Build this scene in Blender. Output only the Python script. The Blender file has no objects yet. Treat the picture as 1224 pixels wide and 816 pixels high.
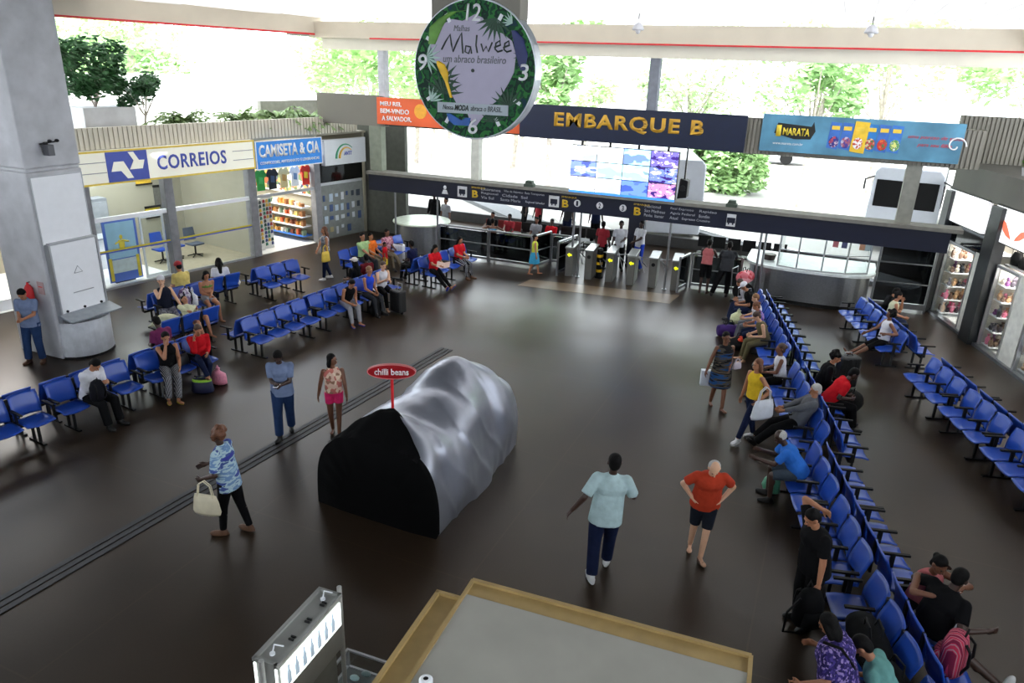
import bpy, bmesh, math, random
from mathutils import Vector, Matrix, noise
V = Vector
PI = math.pi
random.seed(7)
EXPO = -0.1
WORLD = 9.5
SUN = 14.0
C = bpy.context.scene.collection
SC = bpy.context.scene

# ---------------------------------------------------------------- camera
CAM_H = 6.5
F_PX, PITCH, ROLL, YAW = 870.0, 0.36090063, -0.03459178, -0.40336529
_fw = V((math.sin(YAW)*math.cos(PITCH), math.cos(YAW)*math.cos(PITCH), -math.sin(PITCH)))
_rt = V((math.cos(YAW), -math.sin(YAW), 0)); _dn = _fw.cross(_rt)
RT = _rt*math.cos(ROLL) + _dn*math.sin(ROLL)
DN = _dn*math.cos(ROLL) - _rt*math.sin(ROLL)
FW = _fw
cam_data = bpy.data.cameras.new('camera'); cam = bpy.data.objects.new('camera', cam_data); C.objects.link(cam)
cam_data.sensor_width = 36; cam_data.lens = F_PX/1224*36; cam_data.clip_end = 400
m = Matrix((RT, -DN, -FW)).transposed().to_4x4(); m.translation = V((0, 0, CAM_H)); cam.matrix_world = m
SC.camera = cam

def ray(px, py): return RT*((px-612)/F_PX) + DN*((py-408)/F_PX) + FW
def F(px, py, z=0):
    d = ray(px, py); return V((0, 0, CAM_H)) + d*((z-CAM_H)/d.z)
def WY(px, py, Y=22.4):
    d = ray(px, py); return V((0, 0, CAM_H)) + d*(Y/d.y)

# ---------------------------------------------------------------- light
SC.view_settings.view_transform = 'Standard'
try: SC.view_settings.look = 'None'
except Exception: pass
SC.view_settings.gamma = 1; SC.view_settings.use_curve_mapping = False
SC.view_settings.exposure = EXPO
w = bpy.data.worlds.new('world'); SC.world = w; w.use_nodes = True
bg = w.node_tree.nodes['Background']; bg.inputs[0].default_value = (0.86, 0.93, 1.0, 1); bg.inputs[1].default_value = WORLD
sd = bpy.data.lights.new('sun', 'SUN'); sd.energy = SUN; sd.angle = 0.03; sd.color = (1, 0.96, 0.9)
so = bpy.data.objects.new('sun', sd); C.objects.link(so); so.rotation_euler = (math.radians(28), math.radians(12), math.radians(10))

def area(name, loc, size, energy, direction=(0, 0, -1), col=(1, 1, 1)):
    l = bpy.data.lights.new(name, 'AREA'); l.shape = 'RECTANGLE'; l.size = size[0]; l.size_y = size[1]; l.energy = energy; l.color = col
    o = bpy.data.objects.new(name, l); C.objects.link(o); o.location = loc
    o.rotation_euler = V(direction).to_track_quat('-Z', 'Y').to_euler(); return o

# ---------------------------------------------------------------- materials
def srgb(c):
    return tuple((x/12.92 if x <= 0.04045 else ((x+0.055)/1.055)**2.4) for x in [k/255 for k in c])
_M = {}
def mat(name, col, rough=0.6, metal=0.0, var=0.12, scale=6, bump=0.0, emit=0, alpha=None, spec=None, coord='Object'):
    """principled with a procedural noise variation of its colour"""
    if name in _M: return _M[name]
    mt = bpy.data.materials.new(name); mt.use_nodes = True; nt = mt.node_tree; b = nt.nodes['Principled BSDF']
    c = srgb(col)
    tc = nt.nodes.new('ShaderNodeTexCoord'); nz = nt.nodes.new('ShaderNodeTexNoise'); nz.inputs['Scale'].default_value = scale; nz.inputs['Detail'].default_value = 4
    rp = nt.nodes.new('ShaderNodeValToRGB')
    rp.color_ramp.elements[0].position = .3; rp.color_ramp.elements[1].position = .7
    rp.color_ramp.elements[0].color = (*[x*(1-var) for x in c], 1); rp.color_ramp.elements[1].color = (*[min(1, x*(1+var)) for x in c], 1)
    nt.links.new(tc.outputs[coord], nz.inputs['Vector']); nt.links.new(nz.outputs['Fac'], rp.inputs[0]); nt.links.new(rp.outputs[0], b.inputs['Base Color'])
    b.inputs['Roughness'].default_value = rough; b.inputs['Metallic'].default_value = metal
    if spec is not None: b.inputs['Specular IOR Level'].default_value = spec
    if bump:
        bp = nt.nodes.new('ShaderNodeBump'); bp.inputs['Strength'].default_value = bump; bp.inputs['Distance'].default_value = .02
        nt.links.new(nz.outputs['Fac'], bp.inputs['Height']); nt.links.new(bp.outputs[0], b.inputs['Normal'])
    if emit:
        nt.links.new(rp.outputs[0], b.inputs['Emission Color']); b.inputs['Emission Strength'].default_value = emit
    if alpha is not None: b.inputs['Alpha'].default_value = alpha
    _M[name] = mt; return mt

def pat(name, cols, scale=30, kind='voronoi', rough=.8, emit=0, vec=(1, 1, 1)):
    """printed cloth / picture surface: patches of several colours"""
    if name in _M: return _M[name]
    mt = bpy.data.materials.new(name); mt.use_nodes = True; nt = mt.node_tree; b = nt.nodes['Principled BSDF']
    tc = nt.nodes.new('ShaderNodeTexCoord'); mp = nt.nodes.new('ShaderNodeMapping'); mp.inputs['Scale'].default_value = vec
    nt.links.new(tc.outputs['Object'], mp.inputs[0])
    rp = nt.nodes.new('ShaderNodeValToRGB'); rp.color_ramp.interpolation = 'CONSTANT'
    n = len(cols)
    for i, c in enumerate(cols):
        e = rp.color_ramp.elements[i] if i < 2 else rp.color_ramp.elements.new(i/n)
        e.position = i/n; e.color = (*srgb(c), 1)
    if kind == 'voronoi':
        t = nt.nodes.new('ShaderNodeTexVoronoi'); t.inputs['Scale'].default_value = scale
        sx = nt.nodes.new('ShaderNodeSeparateColor'); nt.links.new(t.outputs['Color'], sx.inputs[0]); o = sx.outputs[0]
    elif kind == 'wave':
        t = nt.nodes.new('ShaderNodeTexWave'); t.inputs['Scale'].default_value = scale; t.inputs['Distortion'].default_value = .4; o = t.outputs['Fac']
    else:
        t = nt.nodes.new('ShaderNodeTexNoise'); t.inputs['Scale'].default_value = scale; t.inputs['Detail'].default_value = 3
        mr = nt.nodes.new('ShaderNodeMapRange'); mr.inputs['From Min'].default_value = .3; mr.inputs['From Max'].default_value = .7
        nt.links.new(t.outputs['Fac'], mr.inputs[0]); o = mr.outputs[0]
    nt.links.new(mp.outputs[0], t.inputs['Vector']); nt.links.new(o, rp.inputs[0]); nt.links.new(rp.outputs[0], b.inputs['Base Color'])
    b.inputs['Roughness'].default_value = rough; b.inputs['Specular IOR Level'].default_value = .2
    if emit: nt.links.new(rp.outputs[0], b.inputs['Emission Color']); b.inputs['Emission Strength'].default_value = emit
    _M[name] = mt; return mt

def glass_mat(name, tint=(0.85, 0.9, 0.9), refl=.12, opac=.0):
    if name in _M: return _M[name]
    mt = bpy.data.materials.new(name); mt.use_nodes = True; nt = mt.node_tree; nt.nodes.clear()
    out = nt.nodes.new('ShaderNodeOutputMaterial'); tr = nt.nodes.new('ShaderNodeBsdfTransparent'); gl = nt.nodes.new('ShaderNodeBsdfGlossy')
    tr.inputs[0].default_value = (*tint, 1); gl.inputs['Roughness'].default_value = .04
    lw = nt.nodes.new('ShaderNodeLayerWeight'); pw = nt.nodes.new('ShaderNodeMath'); pw.operation = 'POWER'; pw.inputs[1].default_value = 4; nt.links.new(lw.outputs['Facing'], pw.inputs[0]); lw = pw
    ad = nt.nodes.new('ShaderNodeMath'); ad.operation = 'ADD'; ad.inputs[1].default_value = refl; ad.use_clamp = True
    mx = nt.nodes.new('ShaderNodeMixShader'); nt.links.new(lw.outputs[0], ad.inputs[0]); nt.links.new(ad.outputs[0], mx.inputs[0])
    nt.links.new(tr.outputs[0], mx.inputs[1]); nt.links.new(gl.outputs[0], mx.inputs[2]); nt.links.new(mx.outputs[0], out.inputs[0])
    _M[name] = mt; return mt

CONC = mat('concrete', (188, 188, 192), .85, scale=2.5, var=.12, bump=.2)
CONC_D = mat('concrete_dark', (95, 94, 90), .85, scale=2.5, var=.15, bump=.2)
CREAM = mat('cream_paint', (200, 190, 172), .8, scale=1.2, var=.06)
RED = mat('red_paint', (205, 30, 38), .5)
STEEL = mat('brushed_steel', (150, 152, 155), .32, .9, scale=20, var=.08)
ALU = mat('aluminium', (185, 187, 190), .4, .8, scale=10, var=.05)
BLACKM = mat('black_metal', (18, 18, 20), .45, .3)
BLACKP = mat('black_plastic', (14, 14, 15), .55, spec=.2)
NAVY = mat('navy_board', (10, 16, 40), .45)
BLUEP = mat('blue_seat_plastic', (30, 70, 165), .3, scale=3, var=.1)
YEL = mat('yellow_paint', (235, 190, 30), .5)
WHITEP = mat('white_paint', (232, 234, 238), .5, scale=2, var=.03)
GREYL = mat('grey_letter', (150, 152, 156), .5)
CORR = mat('corrugated_cladding', (128, 124, 114), .7, scale=1.5, var=.08)
GLASS = glass_mat('clear_glass', (.93, .95, .95), .02)
DGLASS = glass_mat('dark_glass', (.13, .14, .15), .04)
INT_W = mat('shop_wall', (150, 146, 130), .8, scale=1, var=.05)
DARKW = mat('dark_wall', (40, 40, 42), .8)

# ---------------------------------------------------------------- mesh builder
class MB:
    def __init__(s): s.bm = bmesh.new()
    def box(s, x0, x1, y0, y1, z0, z1, M=None):
        vs = [V((x, y, z)) for x in (x0, x1) for y in (y0, y1) for z in (z0, z1)]
        if M: vs = [M @ v for v in vs]
        b = [s.bm.verts.new(v) for v in vs]
        for f in ((0, 1, 3, 2), (4, 6, 7, 5), (0, 4, 5, 1), (2, 3, 7, 6), (0, 2, 6, 4), (1, 5, 7, 3)): s.bm.faces.new([b[i] for i in f])
        return s
    def ring(s, c, a, b, n): return [s.bm.verts.new(c + a*math.cos(2*PI*i/n) + b*math.sin(2*PI*i/n)) for i in range(n)]
    def loft(s, rings, cap=True, closed=True):
        n = len(rings[0])
        for r0, r1 in zip(rings, rings[1:]):
            for i in range(n if closed else n-1): s.bm.faces.new((r0[i], r0[(i+1) % n], r1[(i+1) % n], r1[i]))
        if cap:
            s.bm.faces.new(rings[0][::-1]); s.bm.faces.new(rings[-1])
        return s
    def cyl(s, p0, p1, r0, r1=None, n=12, cap=True):
        p0, p1 = V(p0), V(p1); r1 = r0 if r1 is None else r1
        d = (p1-p0).normalized(); a = d.orthogonal().normalized(); b = d.cross(a)
        return s.loft([s.ring(p0, a*r0, b*r0, n), s.ring(p1, a*r1, b*r1, n)], cap)
    def efr(s, secs, n=18):
        """loft of elliptical sections (centre, vecA, vecB)"""
        return s.loft([s.ring(V(c), V(a), V(b), n) for c, a, b in secs])
    def tube(s, pts, r, n=8):
        pts = [V(p) for p in pts]; rings = []; a = None
        for i, p in enumerate(pts):
            d = (pts[min(i+1, len(pts)-1)] - pts[max(i-1, 0)]).normalized()
            a = d.orthogonal().normalized() if a is None else (a - d*a.dot(d)).normalized()
            b = d.cross(a); rr = r[i] if isinstance(r, (list, tuple)) else r
            rings.append(s.ring(p, a*rr, b*rr, n))
        return s.loft(rings)
    def lathe(s, prof, c=(0, 0, 0), n=24, sx=1, sy=1):
        c = V(c); rings = [s.ring(c+V((0, 0, z)), V((max(r, 1e-4)*sx, 0, 0)), V((0, max(r, 1e-4)*sy, 0)), n) for r, z in prof]
        return s.loft(rings)
    def ell(s, c, A, n=12, m=8):
        """ellipsoid; A = (vec,vec,vec) or radii"""
        c = V(c)
        if not isinstance(A[0], Vector): A = (V((A[0], 0, 0)), V((0, A[1], 0)), V((0, 0, A[2])))
        top = s.bm.verts.new(c+A[2]); bot = s.bm.verts.new(c-A[2]); rings = []
        for j in range(1, m):
            t = PI*j/m; rings.append(s.ring(c+A[2]*math.cos(t), A[0]*math.sin(t), A[1]*math.sin(t), n))
        s.loft(rings, cap=False)
        for i in range(n):
            s.bm.faces.new((top, rings[0][(i+1) % n], rings[0][i])); s.bm.faces.new((bot, rings[-1][i], rings[-1][(i+1) % n]))
        return s
    def rc(s, p0, p1, r0, r1, n=12):
        s.cyl(p0, p1, r0, r1, n); s.ell(p0, (r0, r0, r0), n, 8); s.ell(p1, (r1, r1, r1), n, 8); return s
    def prism(s, pts, y0, y1, M=None):
        """polygon in local XZ extruded along Y"""
        a = [V((x, y0, z)) for x, z in pts]; b = [V((x, y1, z)) for x, z in pts]
        if M: a = [M @ v for v in a]; b = [M @ v for v in b]
        a = [s.bm.verts.new(v) for v in a]; b = [s.bm.verts.new(v) for v in b]; n = len(a)
        for i in range(n): s.bm.faces.new((a[i], a[(i+1) % n], b[(i+1) % n], b[i]))
        s.bm.faces.new(a[::-1]); s.bm.faces.new(b); return s
    def prismz(s, pts, z0, z1):
        a = [s.bm.verts.new((x, y, z0)) for x, y in pts]; b = [s.bm.verts.new((x, y, z1)) for x, y in pts]; n = len(a)
        for i in range(n): s.bm.faces.new((a[i], a[(i+1) % n], b[(i+1) % n], b[i]))
        s.bm.faces.new(a[::-1]); s.bm.faces.new(b); return s
    def sheet(s, fn, nu, nv, th):
        """closed slab from fn(u,v)->point, thickness along -normal"""
        P = [[V(fn(i/nu, j/nv)) for j in range(nv+1)] for i in range(nu+1)]
        def nrm(i, j):
            du = P[min(i+1, nu)][j]-P[max(i-1, 0)][j]; dv = P[i][min(j+1, nv)]-P[i][max(j-1, 0)]; return du.cross(dv).normalized()
        A = [[s.bm.verts.new(P[i][j]) for j in range(nv+1)] for i in range(nu+1)]
        B = [[s.bm.verts.new(P[i][j]-nrm(i, j)*th) for j in range(nv+1)] for i in range(nu+1)]
        for i in range(nu):
            for j in range(nv):
                s.bm.faces.new((A[i][j], A[i+1][j], A[i+1][j+1], A[i][j+1])); s.bm.faces.new((B[i][j], B[i][j+1], B[i+1][j+1], B[i+1][j]))
        for i in range(nu):
            s.bm.faces.new((A[i][0], B[i][0], B[i+1][0], A[i+1][0])); s.bm.faces.new((A[i][nv], A[i+1][nv], B[i+1][nv], B[i][nv]))
        for j in range(nv):
            s.bm.faces.new((A[0][j], A[0][j+1], B[0][j+1], B[0][j])); s.bm.faces.new((A[nu][j], B[nu][j], B[nu][j+1], A[nu][j+1]))
        return s
    def mesh(s, name):
        bmesh.ops.recalc_face_normals(s.bm, faces=s.bm.faces[:])
        me = bpy.data.meshes.new(name); s.bm.to_mesh(me); s.bm.free(); return me
    def build(s, name, m, parent=None, loc=(0, 0, 0), rotz=0, bevel=0, smooth=False, vox=0, sm=4):
        me = s.mesh(name)
        if vox: me = remesh(me, vox, sm); smooth = True
        me.materials.append(m)
        if smooth:
            for p in me.polygons: p.use_smooth = True
        o = bpy.data.objects.new(name, me); C.objects.link(o); o.parent = parent; o.location = (*loc[:2], loc[2] if len(loc) > 2 else 0); o.rotation_euler = (0, 0, rotz)
        if bevel:
            md = o.modifiers.new('bevel', 'BEVEL'); md.width = bevel; md.segments = 2; md.limit_method = 'ANGLE'
        return o

_tmp = None
def remesh(me, vox, sm):
    global _tmp
    if _tmp is None:
        _tmp = bpy.data.objects.new('temporary', me); C.objects.link(_tmp)
        a = _tmp.modifiers.new('r', 'REMESH'); a.mode = 'VOXEL'; b = _tmp.modifiers.new('s', 'SMOOTH')
    C.objects.link(_tmp) if _tmp.name not in C.objects else None
    _tmp.data = me; _tmp.modifiers['r'].voxel_size = vox; _tmp.modifiers['s'].iterations = sm; _tmp.modifiers['s'].factor = .5
    dg = bpy.context.evaluated_depsgraph_get(); dg.update()
    out = bpy.data.meshes.new_from_object(_tmp.evaluated_get(dg))
    return out

def thing(name, label, cat, loc=(0, 0, 0), rotz=0, group=None):
    o = bpy.data.objects.new(name, None); C.objects.link(o); o.location = loc; o.rotation_euler = (0, 0, rotz)
    o.empty_display_size = .1; o['label'] = label; o['category'] = cat
    if group: o['group'] = group
    return o
def tag(o, label, cat, group=None, kind=None):
    o['label'] = label; o['category'] = cat
    if group: o['group'] = group
    if kind: o['kind'] = kind
    return o
def struct(o, label=None, cat=None):
    o['kind'] = 'structure'
    if label: o['label'] = label
    if cat: o['category'] = cat
    return o
def copy_tree(o, parent=None):
    c = o.copy(); C.objects.link(c); c.parent = parent
    for ch in list(o.children): copy_tree(ch, c)
    return c

def text(body, mt, parent, x, y, z, w, h, name='lettering', depth=.012, bold=0.0, shear=0, spacing=1, M=None, part=True):
    """letters fitted to a w x h box whose lower-left corner is (x,z); faces local -Y"""
    cu = bpy.data.curves.new('t', 'FONT'); cu.body = body; cu.size = 1; cu.offset = bold; cu.shear = shear; cu.space_character = spacing; cu.resolution_u = 3
    t = bpy.data.objects.new('t', cu); C.objects.link(t)
    dg = bpy.context.evaluated_depsgraph_get(); dg.update()
    me = bpy.data.meshes.new_from_object(t.evaluated_get(dg)); bpy.data.objects.remove(t)
    xs = [v.co.x for v in me.vertices]; ys = [v.co.y for v in me.vertices]
    x0, x1, y0, y1 = min(xs), max(xs), min(ys), max(ys)
    bm = bmesh.new(); bm.from_mesh(me)
    g = bmesh.ops.extrude_face_region(bm, geom=bm.faces[:])
    top = [e for e in g['geom'] if isinstance(e, bmesh.types.BMVert)]
    for v in top: v.co.z += 1
    for v in bm.verts:
        px, pz = (v.co.x-x0)/(x1-x0)*w+x, (v.co.y-y0)/(y1-y0)*h+z
        v.co = V((px, y - v.co.z*depth, pz))
        if M: v.co = M @ v.co
    bmesh.ops.recalc_face_normals(bm, faces=bm.faces[:])
    me2 = bpy.data.meshes.new(name); bm.to_mesh(me2); bm.free(); me2.materials.append(mt)
    o = bpy.data.objects.new(name, me2); C.objects.link(o); o.parent = parent; return o
# ================================================================ SETTING
def floor_mat():
    mt = bpy.data.materials.new('polished_floor'); mt.use_nodes = True; nt = mt.node_tree; b = nt.nodes['Principled BSDF']
    tc = nt.nodes.new('ShaderNodeTexCoord')
    n1 = nt.nodes.new('ShaderNodeTexNoise'); n1.inputs['Scale'].default_value = .5; n1.inputs['Detail'].default_value = 2; n1.inputs['Roughness'].default_value = .6
    n2 = nt.nodes.new('ShaderNodeTexNoise'); n2.inputs['Scale'].default_value = 40; n2.inputs['Detail'].default_value = 3
    r1 = nt.nodes.new('ShaderNodeValToRGB'); e = r1.color_ramp.elements
    e[0].position = .3; e[0].color = (*srgb((40, 31, 23)), 1); e[1].position = .7; e[1].color = (*srgb((56, 44, 33)), 1)
    r2 = nt.nodes.new('ShaderNodeMixRGB'); r2.blend_type = 'MULTIPLY'; r2.inputs[0].default_value = .35
    br = nt.nodes.new('ShaderNodeTexBrick'); br.offset = 0; br.inputs['Scale'].default_value = 1; br.inputs['Brick Width'].default_value = 3.6; br.inputs['Row Height'].default_value = 3.6
    br.inputs['Mortar Size'].default_value = .012; br.inputs['Color1'].default_value = (1, 1, 1, 1); br.inputs['Color2'].default_value = (.93, .93, .93, 1); br.inputs['Mortar'].default_value = (1.6, 1.55, 1.5, 1)
    mx = nt.nodes.new('ShaderNodeMixRGB'); mx.blend_type = 'MULTIPLY'; mx.inputs[0].default_value = .6
    L = nt.links.new
    for t in (n1, n2, br): L(tc.outputs['Object'], t.inputs['Vector'])
    L(n1.outputs['Fac'], r1.inputs[0]); L(r1.outputs[0], r2.inputs[1]); L(n2.outputs['Fac'], r2.inputs[2]); L(r2.outputs[0], mx.inputs[1]); L(br.outputs['Color'], mx.inputs[2])
    L(mx.outputs[0], b.inputs['Base Color'])
    mr = nt.nodes.new('ShaderNodeMapRange'); mr.inputs['To Min'].default_value = .26; mr.inputs['To Max'].default_value = .44
    L(n1.outputs['Fac'], mr.inputs[0]); L(mr.outputs[0], b.inputs['Roughness']); b.inputs['Specular IOR Level'].default_value = .3; b.inputs['Specular Tint'].default_value = (1, .93, .86, 1)
    bp = nt.nodes.new('ShaderNodeBump'); bp.inputs['Strength'].default_value = .02; bp.inputs['Distance'].default_value = .01; L(n2.outputs['Fac'], bp.inputs['Height']); L(bp.outputs[0], b.inputs['Normal'])
    return mt
FLOOR = floor_mat()
SX = -17.42
m_ = MB(); m_.prismz([(-26, -4), (12, -4), (12, 26), (-26, 26)], -.2, 0); m_.box(-18, 8, 26, 29, -.2, -.0); struct(m_.build('floor', FLOOR))
m_ = MB(); m_.box(-19, 12, 22.8, 32, 7.3, 7.5); struct(m_.build('ceiling_added_canopy', mat('ceiling_sheet', (120, 118, 114), .8)))  # unseen canopy added to shade the platform beyond the gates
m_ = MB(); m_.prismz([(-120, 26), (120, 26), (120, 140), (-120, 140)], -.25, -.04); m_.prismz([(-120, -60), (-26, -60), (-26, 26), (-120, 26)], -.25, -.04)
struct(m_.build('floor_outside', mat('outdoor_concrete', (150, 148, 142), .9, scale=.4, var=.15)))
# the tactile groove running along the hall, and the paler strip before the gates
g0, g1 = V((-8.75, 2.2, 0)), V((-7.95, 14.6, 0)); gd = (g1-g0).normalized(); gn = V((-gd.y, gd.x, 0))
GM = mat('groove_rubber', (38, 38, 42), .6, scale=30, var=.3)
m_ = MB()
for o_ in (-.12, .0, .12):
    a, b = g0+gn*o_, g1+gn*o_; q = gn*.045
    m_.prismz([(p.x, p.y) for p in (a-q, b-q, b+q, a+q)], 0.0, .012)
struct(m_.build('trim_1', GM), 'dark ribbed strip running along the brown floor', 'floor strip')
BM_ = mat('pale_floor_tile', (112, 96, 76), .35, scale=1.5, var=.15)
m_ = MB(); a, b, c, d = F(634, 334), F(812, 353), F(800, 363), F(618, 341); m_.prismz([(p.x, p.y) for p in (d, c, b, a)], 0, .006); struct(m_.build('trim_2', BM_), 'paler brown tiled strip before the turnstiles', 'floor strip')

# --- ceiling: opaque sheets over the hall, translucent ribbed sheets near the platform side
CEIL = mat('ceiling_sheet', (120, 118, 114), .8)
m_ = MB()
for y0, y1 in ((-4, 1.5), (3.0, 6.5), (8.0, 11.5), (13.0, 14.5)): m_.box(-24, 12.5, y0, y1, 8.05, 8.2)
struct(m_.build('ceiling', CEIL))
TRL = bpy.data.materials.new('translucent_sheet'); TRL.use_nodes = True; nt = TRL.node_tree; nt.nodes.clear()
out = nt.nodes.new('ShaderNodeOutputMaterial'); tl = nt.nodes.new('ShaderNodeBsdfTranslucent'); df = nt.nodes.new('ShaderNodeBsdfDiffuse'); mx = nt.nodes.new('ShaderNodeMixShader')
nz = nt.nodes.new('ShaderNodeTexNoise'); nz.inputs['Scale'].default_value = .7; rp = nt.nodes.new('ShaderNodeValToRGB'); rp.color_ramp.elements[0].color = (.5, .49, .49, 1); rp.color_ramp.elements[1].color = (.7, .69, .68, 1)
nt.links.new(nz.outputs['Fac'], rp.inputs[0]); nt.links.new(rp.outputs[0], tl.inputs[0]); mx.inputs[0].default_value = .4
nt.links.new(tl.outputs[0], mx.inputs[1]); nt.links.new(df.outputs[0], mx.inputs[2]); nt.links.new(mx.outputs[0], out.inputs[0])
TRD = TRL.copy(); TRD.name = 'dimmed_translucent_sheet'  # same sheet, colour darkened so less daylight comes through
for e_ in [n for n in TRD.node_tree.nodes if n.type == 'VALTORGB'][0].color_ramp.elements: e_.color = (.07, .068, .064, 1)
ADDED_SKY_Y = ((1.5, 3.0), (6.5, 8.0), (11.5, 13.0))  # unseen skylight strips added overhead to light the hall
m_ = MB()
for y0, y1 in ADDED_SKY_Y: m_.box(-24, 12.5, y0-.05, y1+.05, 8.0, 8.03)
struct(m_.build('ceiling_skylight', TRD))
m_ = MB(); x = -22.0
while x < 13:
    m_.prism([(x, 7.86), (x+.18, 7.86), (x+.26, 7.98), (x+.5, 7.98), (x+.58, 7.86), (x+.6, 7.86), (x+.6, 7.875), (x+.585, 7.875), (x+.505, 7.995), (x+.255, 7.995), (x+.175, 7.875), (x, 7.875)], 14.0, 22.7); x += .6
struct(m_.build('ceiling_skylight', TRL), 'bright ribbed translucent roof sheets along the top edge', 'roof')
m_ = MB(); m_.box(-22, 13, 14.3, 14.6, 7.8, 8.2); struct(m_.build('ceiling_joist', CONC_D))

# --- beams with the red line
m_ = MB(); m_.box(-17.6, 8, 22.3, 22.75, 7.22, 7.74); struct(m_.build('trim_3', CREAM), 'long cream roof beam over the far side', 'beam')
m_ = MB(); m_.box(-17.2, 8, 22.45, 22.75, 6.86, 7.22); struct(m_.build('trim_4', mat('cream_paint_light', (222, 216, 200), .8, scale=1.2, var=.05)))
m_ = MB(); m_.box(-15.1, 8, 22.28, 22.31, 7.2, 7.245); struct(m_.build('trim_5', RED), 'thin red line along the far roof beam', 'red line')
LW0, LW1 = V((-18.9, 13.9, 0)), V((-18.0, 19.2, 0)); LU = (LW1-LW0).normalized(); LR = math.atan2(LU.y, LU.x); LN = V((LU.y, -LU.x, 0))
RW0, RW1 = V((3.45, 23.9, 0)), V((4.6, 20.1, 0)); RU = (RW1-RW0).normalized(); RR = math.atan2(RU.y, RU.x); RN = V((RU.y, -RU.x, 0))
def LP(s, y=0, z=0): return LW0 + LU*s - LN*y + V((0, 0, z))      # left wall: s along, y into the shops
def RP(s, y=0, z=0): return RW0 + RU*s - RN*y + V((0, 0, z))
def lbuild(mb, name, mt, **k): return mb.build(name, mt, loc=LW0, rotz=LR, **k)
def rbuild(mb, name, mt, **k): return mb.build(name, mt, loc=RW0, rotz=RR, **k)
m_ = MB(); m_.box(-18, 10.7, -.1, .35, 7.34, 8.3); struct(lbuild(m_, 'trim_6', CREAM), 'long cream roof beam over the left side', 'beam')
m_ = MB(); m_.box(-18, 10.7, -.12, -.1, 7.3, 7.36); struct(lbuild(m_, 'trim_7', RED), 'thin red line along the left roof beam', 'red line')
m_ = MB(); m_.box(-18.5, -4.2, 0, .3, 0, 4.5); struct(lbuild(m_, 'wall_left', INT_W))
m_ = MB(); m_.box(-24, 13, -4.3, -4, -.2, 5.9); m_.box(-24, 13, -4.3, -4, 7.4, 8.2); struct(m_.build('wall_back', DARKW))  # high opening behind the camera added to light the clock face
m_ = MB(); m_.box(9.0, 30, 0, .3, 0, 4.35); struct(rbuild(m_, 'wall_right', DARKW))
m_ = MB(); m_.box(-2, 30, -.1, .3, 7.2, 8.2); struct(rbuild(m_, 'trim_8', CREAM))

# --- big concrete pillar on the left
px0, px1, py0, py1 = -16.6, -15.2, 9.9, 11.15
m_ = MB(); m_.box(px0, px1, py0, py1, 0, 4.12); m_.box(px0+.02, px1-.02, py0+.02, py1-.02, 4.12, 4.2); m_.box(px0, px1, py0, py1, 4.2, 8.3)
struct(m_.build('wall_pillar', CONC, bevel=.03), 'wide grey concrete pillar at the left of the hall', 'pillar')
# header band over the gates
m_ = MB(); m_.box(-15.4, 3.35, 22.2, 22.85, 2.74, 2.84); struct(m_.build('trim_9', mat('ledge_grey', (118, 116, 108), .8)), 'grey ledge on top of the dark sign band', 'ledge')
hb = thing('direction_board', 'long dark navy overhead sign band with bay numbers and yellow letters above the gates', 'sign', (-15, 22.3, 2.17))
m_ = MB(); m_.box(-.35, 18.1, 0, .5, 0, .57); m_.build('board', NAVY, hb)
# cladding band
m_ = MB(); m_.box(-17.6, -14.75, 22.5, 22.8, 4.38, 5.4); struct(m_.build('wall_far_1', mat('clad_plain', (120, 116, 106), .8, scale=.8, var=.06)), 'plain grey cladding panel at the far left corner', 'cladding')
m_ = MB(); x = -2.9
while x < 3.3: m_.box(x, x+.075, 22.45, 22.8, 4.38, 5.36); m_.box(x+.075, x+.11, 22.5, 22.8, 4.38, 5.36); x += .11
struct(m_.build('wall_far_2', CORR), 'grey corrugated cladding band at the far right', 'cladding')
m_ = MB(); m_.box(-14.75, -2.9, 22.55, 22.8, 4.42, 5.35); struct(m_.build('wall_far_3', DARKW))
m_ = MB(); x = 3.0
while x < 9: m_.box(x, x+.075, 24.9, 25.2, 4.1, 5.62); m_.box(x+.075, x+.11, 24.95, 25.2, 4.1, 5.62); x += .11
struct(m_.build('wall_far_right', CORR), 'corrugated cladding above the right shops', 'cladding')
def column(x0, x1, y0, y1, z0, z1, mt, lab):
    mb = MB(); mb.box(x0, x1, y0, y1, z0, z1)
    o = mb.build('trim_column', mt, bevel=.01); struct(o, lab, 'column'); return o
column(-11.35, -11.05, 22.5, 22.8, 2.84, 4.42, mat('col_light', (200, 200, 190), .7), 'pale post under the orange banner')
column(1.72, 2.1, 22.5, 22.8, 2.84, 4.42, mat('col_mid', (130, 130, 122), .7), 'grey post under the light blue banner')
column(-5.52, -5.22, 22.5, 22.8, 5.35, 7.0, mat('col_blue', (120, 124, 134), .7), 'grey post above the navy banner')
column(-14.95, -14.7, 22.5, 22.8, 5.35, 7.3, mat('col_white', (190, 190, 196), .7), 'pale post above the left end of the orange banner')
column(-15.4, -14.9, 22.5, 22.8, 2.84, 4.38, mat('col_green', (128, 134, 118), .7), 'green grey corner post with a small notice')
column(3.1, 3.3, 24.3, 24.5, 0, 2.7, mat('col_dark', (70, 70, 68), .6, .3), 'dark steel post at the corner of the right hand shops')

column(-17.7, -15.35, 24.8, 25.0, 0, 4.4, mat('clad_green', (88, 90, 82), .8), 'dim wall closing the passage beside the far left booth')
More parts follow.
